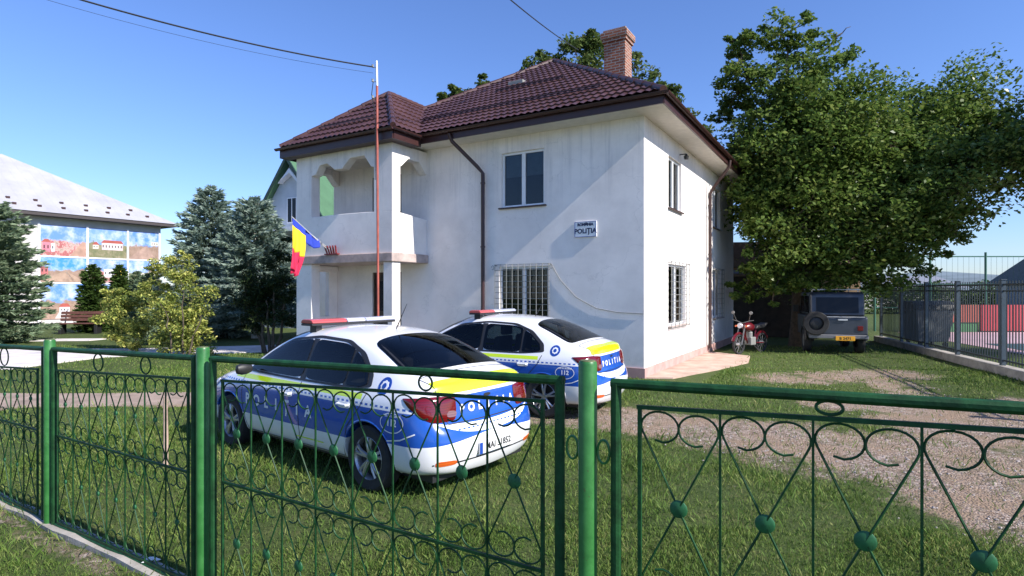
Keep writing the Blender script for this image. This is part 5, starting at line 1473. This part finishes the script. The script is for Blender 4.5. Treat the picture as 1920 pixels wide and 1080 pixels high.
# ================================================================== RIGHT: court fence on its kerb
CF0 = Vector((11.16, 13.1)); CFD = Vector((1.89, 6.2)).normalized()
def cf(k, z=0, off=0): return Vector((CF0.x+CFD.x*k+CFD.y*off, CF0.y+CFD.y*k-CFD.x*off, z))
ca = math.atan2(CFD.y, CFD.x)
m = MB(); a = cf(-6,0,-.14); b = cf(-6,0,.14); c = cf(9,0,.14); d = cf(9,0,-.14)
m.prism([(a.x,a.y),(b.x,b.y),(c.x,c.y),(d.x,d.y)], 'z', -.3, .20)
o = m.build('kerb_wall', M['kerb'], bev=.01); tag(o, kind='structure')
fm = simple('blue_grey_fence_paint', (.075,.10,.12), .45, var=.15); fp = simple('dark_picket_paint', (.045,.055,.06), .5)
ks = [-6.3, -4.2, -2.1, 0, 2.29, 4.38, 6.48, 8.6]
side_lab = ['out of the near edge', 'second from the near end', 'third from the near end', 'nearest tall post fully in view', 'second tall post in view', 'third tall post in view', 'fourth tall post beside the waste container', 'last tall post near the old off-roader']
cfence = empty('court_fence', cf(0), ca, 'blue-grey steel picket fence on a low concrete kerb beside the sports court', 'fence')
for k in ks:
    m = MB(); m.box(k-.05,k+.05,-.045,.045,.2,2.14); m.box(k-.06,k+.06,-.055,.055,2.14,2.16); m.build('post', fm, cfence, bev=.006)
for i in range(len(ks)-1):
    a_, b_ = ks[i]+.05, ks[i+1]-.05
    for (za, zb) in ((2.02,2.06),(.30,.34),(1.88,1.91)): m = MB(); m.box(a_,b_,-.015,.015,za,zb); m.build('rail', fp, cfence)
    n = int((b_-a_)/.125)
    m = MB()
    for j in range(1, n): x = a_+(b_-a_)*j/n; m.box(x-.009,x+.009,-.010,.010,.24,2.12)
    m.build('pickets', fp, cfence)
# ball-stop frame and court boards farther away
bs_root = empty('ball_stop_fence', (17, 27, 0), 0, 'tall thin green-posted ball-stop fence across the far side of the court', 'fence')
gpst = simple('green_tube', (.03,.12,.08), .5)
xs_ = [0, 2.6, 5.2, 7.8, 10.4, 13, 15.6]
for x in xs_: m = MB(); m.tube([(x,0,0),(x,0,3.7)], .05, 8); m.build('post', gpst, bs_root)
m = MB()
for z in (3.5, 2.2, 1.1): m = MB(); m.tube([(0,0,z),(15.6,0,z)], .028, 6); m.build('rail', gpst, bs_root)
m = MB()
for i in range(60): x = i*.26; m.tube([(x,0,.05),(x,0,3.5)], .005, 3)
m.build('mesh_wires', gpst, bs_root)
def board(x0, x1, y, z0, z1, c, name, label):
    root = MB(); root.box(x0, x1, y, y+.06, z0, z1)
    for k in range(int((x1-x0)/1.5)+1): root.box(x0+k*1.5-.02, x0+k*1.5+.02, y-.03, y, z0, z1)
    o = root.build('board', simple(name, c, .5, var=.1, nscale=1)); tag(o, label, 'board', 'painted boards around the court'); return o
board(18.6, 21.4, 26.4, .45, 1.25, (.34,.09,.06), 'brick_red_board', 'brick-red court board left of the bright red one')
board(21.5, 24.2, 26.4, .05, 1.25, (.42,.05,.06), 'bright_red_board', 'bright red court board, the middle one on the far side')
board(24.3, 28.5, 26.4, .55, 1.25, (.36,.11,.07), 'orange_red_board', 'orange-red court board at the right end')
board(18.6, 21.4, 26.45, .0, .44, (.08,.22,.09), 'green_board', 'green court board under the brick-red one')
board(24.3, 28.5, 26.45, .0, .54, (.08,.24,.09), 'green_board', 'green court board under the orange-red one')
sheet('court_surface', [(13.2,9.5),(40,9.5),(40,26.3),(17.6,26.3)], simple('pink_court_surface', (.50,.33,.36), .8, var=.1, nscale=.6), .012)
sheet('court_shade_band', [(15.2,15.2),(40,15.2),(40,20.5),(16.8,20.5)], simple('dark_teal_court_shade', (.035,.075,.085), .7, var=.1, nscale=.6), .018)  # dark strip that puts the shade lying across the court into colour
# far roofs behind the court
def far_house(loc, rz, w, d, h, rh, wallc, roofc, label):
    root = empty('distant_house', loc, rz, label, 'house')
    m = MB(); m.box(-w/2,w/2,0,d,-.1,h); m.build('wall', simple('distant_render', wallc, .9), root)
    m = MB(); m.prism([(-.6,h),(d+.6,h),(d/2,h+rh)], 'x', -w/2-.5, w/2+.5); m.build('roof', simple('distant_roof', roofc, .6), root)
    for x in (-w*.3, 0, w*.3): m = MB(); m.box(x-.6,x+.6,-.04,.0,1.0,2.2); m.build('window', M['glass'], root)
far_house((45,38,0), R(-4), 13, 8, 2.4, 2.2, (.34,.32,.33), (.09,.10,.12), 'low house with dark grey roof at the right edge beyond the court')
far_house((21,54,0), R(6), 12, 8, 2.2, 1.2, (.42,.38,.36), (.19,.19,.21), 'low grey-roofed house far behind the middle of the court')
far_house((40,60,0), R(2), 14, 8, 2.2, 1.3, (.40,.38,.36), (.20,.21,.24), 'pale grey-roofed house far behind the right of the court')

# shed behind the walnut
sh = empty('shed', (9.3, 25.5, 0), R(-8), 'low tan outbuilding in deep shade under the walnut tree', 'shed')
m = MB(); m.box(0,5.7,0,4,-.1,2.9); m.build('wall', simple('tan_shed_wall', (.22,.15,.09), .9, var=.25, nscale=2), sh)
m = MB(); m.prism([(-.5,2.9),(4.4,2.9),(4.4,3.1),(-.5,4.0)], 'x', -.4, 6.0); m.build('roof', simple('rusty_shed_roof', (.12,.08,.06), .8, var=.3), sh)
m = MB(); m.box(1.0,3.4,-.05,0,0,2.3); m.build('door', simple('dark_shed_door', (.03,.025,.02), .8), sh)
# a darker lean-to between shed and house
l2 = empty('lean_to', (8.6, 23.2, 0), HA, 'open dark lean-to between the house and the tree', 'shed')
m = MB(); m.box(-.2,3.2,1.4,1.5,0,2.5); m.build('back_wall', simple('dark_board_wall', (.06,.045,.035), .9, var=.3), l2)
for x in (-.1, 3.1): m = MB(); m.box(x-.06,x+.06,0,.12,0,2.5); m.build('post', M['bark'], l2)
m = MB(); m.prism([(-.3,2.5),(1.7,2.7),(1.7,2.78),(-.3,2.58)], 'x', -.4, 3.4); m.build('roof', simple('rusty_sheet', (.12,.08,.06), .8, var=.3), l2)

# waste container behind the fence
wc = empty('waste_container', (cf(7.2,0,.95).x, cf(7.2,0,.95).y, 0), R(-6), 'grey wheeled waste container with dark lid beside the court fence', 'container')
m = MB(); m.add([(-.48,-.42,.18),(.48,-.42,.18),(.48,.42,.18),(-.48,.42,.18),(-.60,-.52,1.25),(.60,-.52,1.25),(.60,.52,1.25),(-.60,.52,1.25)],[(3,2,1,0),(4,5,6,7),(0,1,5,4),(1,2,6,5),(2,3,7,6),(3,0,4,7)])
m.build('bin_body', simple('grey_bin', (.12,.125,.13), .5, var=.1), wc, bev=.03)
m = MB(); m.prism([(-.56,1.25),(-.50,1.42),(-.25,1.55),(.25,1.55),(.50,1.42),(.56,1.25)], 'x', -.64, .64); m.build('lid', M['black'], wc, bev=.03)
for x in (-.4, .4):
    for y in (-.35, .35): m = MB(); m.lathe([(.09,-.03),(.09,.03)], (x,y,.09), 14, 'x'); m.build('wheel', M['tyre'], wc)
m = MB(); m.tube([(-.66,0,1.15),(-.70,0,1.15)], .04, 8); m.tube([(.66,0,1.15),(.70,0,1.15)], .04, 8); m.build('trunnion', M['black'], wc)

# ================================================================== OLD OFF-ROADER
jp = gp(1582, 660); jeep = empty('off_road_vehicle', (jp.x, jp.y+1.0, 0), R(90)+R(-2)-.30, 'old dark grey off-road vehicle with yellow number plate parked under the walnut tree', 'off-road vehicle')
jm = simple('dull_grey_blue_paint', (.03,.035,.048), .35, var=.15, coat=.3)
m = MB()   # x forward, rear at x=-1.9
m.prism([(-1.85,.52),(-1.88,.62),(-1.86,1.08),(-1.80,1.14),(.55,1.14),(.62,1.10),(1.55,1.02),(1.62,.95),(1.64,.55),(1.35,.5),(1.30,.80),(.72,.80),(.66,.5),(-.72,.5),(-.78,.80),(-1.36,.80),(-1.42,.52)], 'y', -.78, .78)
m.build('body', jm, jeep, bev=.035)
m = MB(); m.prism([(-1.80,1.14),(-1.70,1.80),(-1.62,1.86),(.10,1.86),(.20,1.82),(.52,1.14)], 'y', -.72, .72); m.build('cab', jm, jeep, bev=.05)
m = MB(); m.add([(-1.799,-.55,1.26),(-1.799,.55,1.26),(-1.73,.52,1.70),(-1.73,-.52,1.70)], [(0,1,2,3)]); 
me_ = MB(); me_.prism([(-1.805,1.24),(-1.74,1.70),(-1.73,1.70),(-1.79,1.24)], 'y', -.56, .56); me_.build('rear_window', M['carglass'], jeep, bev=.004)
for s_ in (1, -1):
    for (a_, b_) in ((-1.55,-.75), (-.65,.20)):
        g = MB(); y_ = .722*s_; g.prism([(a_,1.22),(b_,1.22),(b_-.08 if b_ > 0 else b_,1.74),(a_+.03,1.74)], 'y', min(y_, y_+.008*s_), max(y_, y_+.008*s_)); g.build('side_window', M['carglass'], jeep)
    fl_ = MB()
    for xx in (-1.07, 1.01): fl_.tube([(xx+.42*math.cos(t*math.pi/10), .80*s_, .40+.42*math.sin(t*math.pi/10)) for t in range(11)], .05, 6)
    fl_.build('wheel_arch', M['black'], jeep)
    for xx in (-1.07, 1.01):
        w = empty('wheel', (xx, .72*s_, .36)); w.parent = jeep
        t_ = MB(); t_.lathe([(.20,-.10),(.34,-.10),(.36,-.07),(.36,.07),(.34,.10),(.20,.10)], (0,0,0), 28, 'y', False); t_.build('tyre', M['tyre'], w, True)
        t_ = MB(); t_.lathe([(0,.05*s_),(.10,.06*s_),(.20,.09*s_)], (0,0,0), 20, 'y'); t_.build('rim', M['grille'], w, True)
    tl_ = MB(); tl_.box(-1.905,-1.87,.58*s_-.07,.58*s_+.07,.72,.86); tl_.build('taillight', M['carred'], jeep, bev=.01)
    m = MB(); m.tube([(.30,.74*s_,1.2),(.32,.92*s_,1.28)], .012, 5); m.box(.28,.33,.86*s_-.08,.86*s_+.08,1.2,1.42); m.build('mirror', M['black'], jeep)
m = MB(); m.box(-1.98,-1.88,-.78,.78,.48,.60); m.build('bumper', simple('worn_bumper', (.16,.16,.17), .5), jeep, bev=.02)
m = MB(); m.box(-2.01,-1.985,-.42,.08,.43,.56); pn = m.build('number_plate', simple('yellow_plate', (.75,.36,.02), .5), jeep, bev=.004)
me2 = text_mesh('B 2471', .11, .0008, .002); lo = link_mesh('plate_text', me2, M['black'], pn); lo.location = (-2.012, -.17, .492); lo.rotation_euler = (R(90), 0, R(-90))
sp_ = empty('spare_wheel', (-1.98, .60, .93)); sp_.parent = jeep
t_ = MB(); t_.lathe([(.20,-.09),(.33,-.09),(.35,-.06),(.35,.06),(.33,.09),(.20,.09)], (0,0,0), 28, 'x', False); t_.build('tyre', M['tyre'], sp_, True)
t_ = MB(); t_.lathe([(0,-.04),(.10,-.05),(.20,-.02)], (0,0,0), 20, 'x'); t_.build('rim', M['black'], sp_, True)
m = MB()
for i in range(6): m.tube([(-1.5,-.6+.24*i,1.95),(.0,-.6+.24*i,1.95)], .014, 5)
m.tube([(-1.55,-.64,1.93),(.05,-.64,1.93),(.05,.64,1.93),(-1.55,.64,1.93)], .018, 6, True)
for x in (-1.4, -.1):
    for y in (-.62, .62): m.tube([(x,y,1.82),(x,y,1.94)], .014, 5)
m.build('roof_rack', M['chrome'], jeep)
m = MB(); m.tube([(-1.89,-.7,1.12),(-1.89,.7,1.12)], .012, 5); m.box(-1.905,-1.88,-.25,.0,1.02,1.06); m.build('tailgate_handle', M['chrome'], jeep)

# ================================================================== MOTORCYCLE
mp_ = gp(1412, 668); bike = empty('motorcycle', (mp_.x+.25, mp_.y+.8, 0), R(-143), 'small red motorcycle with round headlamp parked at the rear corner of the house', 'motorcycle')
dullm = simple('dull_dark_steel', (.16,.16,.16), .4, .4)
redp = simple('red_enamel', (.11,.006,.012), .3, var=.1, coat=.4)
for x in (.62, -.62):
    w = empty('wheel', (x, 0, .30)); w.parent = bike
    t_ = MB(); t_.tube([(.27*math.cos(a*math.pi/14), 0, .27*math.sin(a*math.pi/14)) for a in range(28)], .035, 8, True); t_.build('tyre', M['tyre'], w, True)
    t_ = MB()
    for k in range(10): a = k*math.pi/5; t_.tube([(0,.02,0),(.25*math.cos(a),0,.25*math.sin(a))], .005, 4)
    t_.lathe([(.05,-.05),(.05,.05)], (0,0,0), 12, 'y'); t_.build('rim', M['rim'], w)
m = MB()
for y in (-.09, .09): m.tube([(.62,y,.30),(.44,y,.88)], [.022,.024], 8)
m.build('fork', dullm, bike, True)
m = MB(); m.tube([(.40,-.34,1.02),(.42,-.22,1.0),(.42,0,.93),(.42,.22,1.0),(.40,.34,1.02)], .013, 7); m.tube([(.41,-.20,1.0),(.46,-.28,1.22)], .007, 5); m.tube([(.41,.20,1.0),(.46,.28,1.22)], .007, 5); m.build('handlebar', dullm, bike, True)
for y in (-.29, .29): m = MB(); m.lathe([(0,-.012),(.055,-.01),(.05,.012)], (.46,y,1.24), 12, 'x'); m.build('mirror', dullm, bike)
m = MB(); m.lathe([(.0,.09),(.075,.085),(.085,.06),(.05,-.04),(0,-.06)], (.50,0,.86), 16, 'x'); m.build('headlamp', M['lensclear'], bike, True)
for y, c in ((-.16,'o'),(.16,'o')): m = MB(); m.lathe([(0,.03),(.03,.025),(.03,-.03)], (.50,y,.84), 10, 'x'); m.build('indicator', M['lensorange'], bike)
m = MB(); m.lathe([(0,-.26),(.09,-.22),(.145,-.05),(.13,.12),(.05,.26),(0,.28)], (.12,0,.80), 16, 'x'); m.build('tank', redp, bike, True)
m = MB(); m.prism([(-.12,.74),(-.20,.84),(-.62,.87),(-.78,.92),(-.80,.86),(-.6,.76)], 'y', -.12, .12); m.build('seat', M['black'], bike, bev=.03)
m = MB(); m.tube([(.40,0,.90),(.05,0,.70),(-.25,0,.72),(-.75,0,.80)], .025, 7); m.tube([(.38,0,.78),(.15,0,.32),(-.2,0,.30),(-.3,0,.70)], .022, 7); m.tube([(-.2,.07,.32),(-.62,.07,.30)], .018, 6); m.build('frame', redp, bike, True)
m = MB(); m.box(-.12,.16,-.12,.12,.26,.50); m.lathe([(.09,.0),(.09,.18)], (.05,0,.48), 14, 'z'); m.build('engine', M['grille'], bike, bev=.02)
m = MB(); m.prism([(.30+.60*0,.62)]+[(.62+.34*math.cos(a*math.pi/8), .30+.34*math.sin(a*math.pi/8)) for a in range(1, 7)], 'y', -.05, .05) if False else None
mg = MB()
for x in (.62, -.62):
    pts = [(x+.335*math.cos(R(a)), 0, .30+.335*math.sin(R(a))) for a in range(20, 161, 14)]; mg.tube(pts, .04, 6)
mg.build('mudguard', redp, bike, True)
m = MB(); m.tube([(.0,-.10,.35),(-.2,-.13,.28),(-.75,-.14,.33)], [.02,.025,.038], 8); m.build('exhaust', dullm, bike, True)
m = MB(); m.tube([(-.05,.06,.28),(-.08,.30,.02)], .012, 5); m.build('side_stand', M['black'], bike)
# ================================================================== CAMERA, SUN, SKY
cam = bpy.data.cameras.new('camera'); co = bpy.data.objects.new('camera', cam); COL.objects.link(co)
cam.sensor_width = 36; cam.lens = FPX/1920*36; cam.clip_end = 3000; cam.clip_start = .05
co.location = (0, 0, CAMZ); co.rotation_euler = (R(90), 0, 0); cam.shift_y = (HOR-540)/1920
scene.camera = co
SUN_AZ, SUN_EL = R(-34.2), R(37)          # direction to the sun measured from +x
ds = Vector((math.cos(SUN_AZ)*math.cos(SUN_EL), math.sin(SUN_AZ)*math.cos(SUN_EL), math.sin(SUN_EL)))
sl = bpy.data.lights.new('sun', 'SUN'); sl.energy = 5.0; sl.angle = R(.5); sl.color = (1, .95, .87)
so = bpy.data.objects.new('sun', sl); COL.objects.link(so); so.rotation_euler = ds.to_track_quat('Z', 'Y').to_euler()
w = bpy.data.worlds.new('World'); scene.world = w; w.use_nodes = True
nt = w.node_tree; bg = nt.nodes['Background']; sky = nt.nodes.new('ShaderNodeTexSky'); sky.sky_type = 'NISHITA'; sky.sun_disc = False
sky.sun_elevation = SUN_EL; sky.sun_rotation = math.pi/2-SUN_AZ; sky.altitude = 300; sky.air_density = 1.2; sky.dust_density = .25; sky.ozone_density = 3.0
mx = nt.nodes.new('ShaderNodeMix'); mx.data_type = 'RGBA'; mx.blend_type = 'MULTIPLY'; mx.inputs[0].default_value = 1; mx.inputs[7].default_value = (.66,.79,1.15,1)
nt.links.new(sky.outputs[0], mx.inputs[6]); nt.links.new(mx.outputs[2], bg.inputs[0]); bg.inputs[1].default_value = .118
scene.view_settings.view_transform = 'Standard'; scene.view_settings.look = 'None'; scene.view_settings.gamma = 1; scene.view_settings.exposure = 0.6
scene.render.engine = 'CYCLES'
scene.cycles.max_bounces = 6; scene.cycles.transparent_max_bounces = 8
